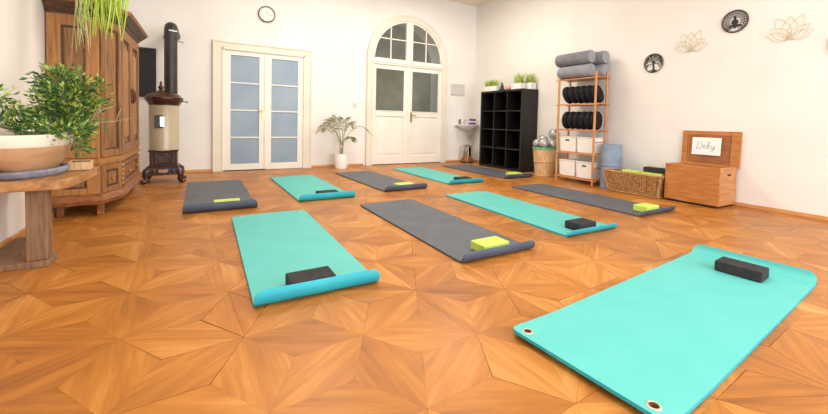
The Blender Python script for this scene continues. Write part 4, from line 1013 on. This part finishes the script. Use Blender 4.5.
# ------------------------------------------------------------------ wall art on the right wall
def W3(u, v, d=.0): return (-d, -u, v)      # u to the right as seen, v up, d off the wall
def disc_ring(bm, R, r, d=.012, n=48): tube(bm, [W3(R * math.cos(2 * PI * k / n), R * math.sin(2 * PI * k / n), d) for k in range(n)], r, 8, closed=True)
def tree_art(y, z, label, R=.122, seed=1):
    r = thing('tree_wall_art', label, 'wall art', (X1, y, z), 0, 'black round metal wall ornaments')
    bm = nb(); disc_ring(bm, R, .0055); finish('ring', bm, MT['artblack'], r, smooth=60)
    rnd = random.Random(seed); bm = nb()
    tube(bm, [W3(0, -.115, .010), W3(.004, -.07, .010), W3(-.003, -.02, .010), W3(0, .02, .010)], [.016, .010, .010, .009], 8)
    def br(p, a, L, w, dep):
        q = (p[0] + L * math.sin(a), p[1] + L * math.cos(a))
        if math.hypot(*q) > R - .004:
            s = (R - .004) / math.hypot(*q); q = (q[0] * s, q[1] * s)
        m_ = ((p[0] + q[0]) / 2 + rnd.uniform(-.006, .006), (p[1] + q[1]) / 2 + rnd.uniform(-.006, .006))
        tube(bm, [W3(*p, .010), W3(*m_, .010), W3(*q, .010)], [w, w * .8, w * .6], 5)
        if dep:
            for s in (-1, 0, 1): br(q, a + s * rnd.uniform(.35, .75) + rnd.uniform(-.15, .15), L * rnd.uniform(.6, .85), w * .75, dep - 1)
        else:
            sphere(bm, W3(q[0], q[1], .010), .0065, .5, 1, 1, 6, 4)
    for a in (-1.75, -1.25, -.75, -.3, .15, .6, 1.1, 1.65): br((0, .0 + rnd.uniform(-.01, .02)), a, .048, .0045, 2)
    for a in (2.2, 2.6, 3.0, -2.9, -2.5, -2.1): tube(bm, [W3(0, -.08, .010), W3(.018 * math.sin(a) * 1.4, -.095, .010), W3(.05 * math.sin(a) * 1.3, -.085 - .02 * abs(math.cos(a)) - .004, .010)], [.006, .005, .003], 5)
    finish('tree_motif', bm, MT['artblack'], r)
    return r
tree_art(2.855, 1.707, 'small black round tree of life ornament, nearest the rack')
tree_art(1.208 - .122, 1.690, 'black round ornament cut by the right edge of the view', seed=5)
def buddha_art(y, z):
    r = thing('meditation_wall_art', 'black oval-looking round ornament with a seated meditating figure, between the two gold lotuses', 'wall art', (X1, y, z), 0, 'black round metal wall ornaments')
    R = .122
    bm = nb(); disc_ring(bm, R, .006); disc_ring(bm, R - .013, .003); finish('ring', bm, MT['artblack'], r, smooth=60)
    bm = nb()
    sil = [(-.062, -.052), (-.03, -.038), (-.022, -.028), (-.034, -.018), (-.026, .012), (-.010, .020), (-.008, .028), (-.014, .036), (-.012, .050), (-.004, .058), (0, .066), (.004, .058), (.012, .050), (.014, .036), (.008, .028), (.010, .020), (.026, .012), (.034, -.018), (.022, -.028), (.03, -.038), (.062, -.052), (.050, -.064), (.012, -.062), (0, -.085), (-.012, -.062), (-.050, -.064)]
    A = [bm.verts.new(W3(u, v, .006)) for u, v in sil]; B = [bm.verts.new(W3(u, v, .014)) for u, v in sil]
    for vs2 in (A, B):
        es = [bm.edges.new((vs2[i], vs2[(i + 1) % len(vs2)])) for i in range(len(vs2))]; bmesh.ops.triangle_fill(bm, edges=es, use_beauty=True)
    for i in range(len(sil)): j = (i + 1) % len(sil); bm.faces.new((A[i], A[j], B[j], B[i]))
    finish('seated_figure', bm, MT['artblack'], r)
    bm = nb(); n = 22
    for k in range(n):
        a = 2 * PI * k / n
        if -2.1 < ((a + PI) % (2 * PI)) - PI < -1.05: continue
        P = []
        for i in range(6):
            t = i / 5; rr = .050 + (R - .013 - .050) * t; aa = a + .22 * math.sin(t * PI); P.append(W3(rr * math.cos(aa), rr * math.sin(aa), .010))
        tube(bm, P, [.002, .004, .0035, .0035, .003, .002], 5)
        rr = .088; sphere(bm, W3(rr * math.cos(a + .06), rr * math.sin(a + .06), .010), .006, .5, 1, 1, 6, 4)
    for k in (-1, 1): tube(bm, [W3(.03 * k, -.075, .010), W3(.06 * k, -.085, .010), W3(.075 * k, -.07, .010)], .003, 5)
    finish('mandala_rays', bm, MT['artblack'], r)
buddha_art(1.973, 2.070)
def lotus(y, z, label, w=.20, h=.245, seed=0):
    r = thing('lotus_wall_art', label, 'wall art', (X1, y, z), 0, 'gold wire lotus ornaments')
    bm = nb()
    for ang, ln, wd in ((0, .93, .30), (-.44, .93, .27), (.44, .93, .27), (-.88, 1.03, .26), (.88, 1.03, .26), (-1.25, 1.0, .22), (1.25, 1.0, .22)):
        L_ = h * ln / (math.cos(ang) if abs(ang) < .5 else 1) if abs(ang) < .5 else (w * .98)
        P = []
        def pt(t, s):
            xx = wd * .5 * math.sin(PI * t ** .85) * s * .42; yy = t * L_
            return (xx * math.cos(ang) + yy * math.sin(ang), -xx * math.sin(ang) + yy * math.cos(ang))
        for i in range(13): P.append(W3(*pt(i / 12, -1), .008))
        for i in range(11, 0, -1): P.append(W3(*pt(i / 12, 1), .008))
        tube(bm, P, .0022, 6, closed=True)
    finish('wire_petals', bm, MT['gold'], r, smooth=60)
    bm = nb(); tube(bm, [W3(-.035, -.004, .008), W3(0, -.008, .008), W3(.035, -.004, .008)], .004, 6); finish('stem_base', bm, MT['gold'], r)
lotus(2.415, 1.810, 'gold wire lotus between the two round black ornaments')
lotus(1.50, 1.795, 'gold wire lotus nearest the right edge of the view')
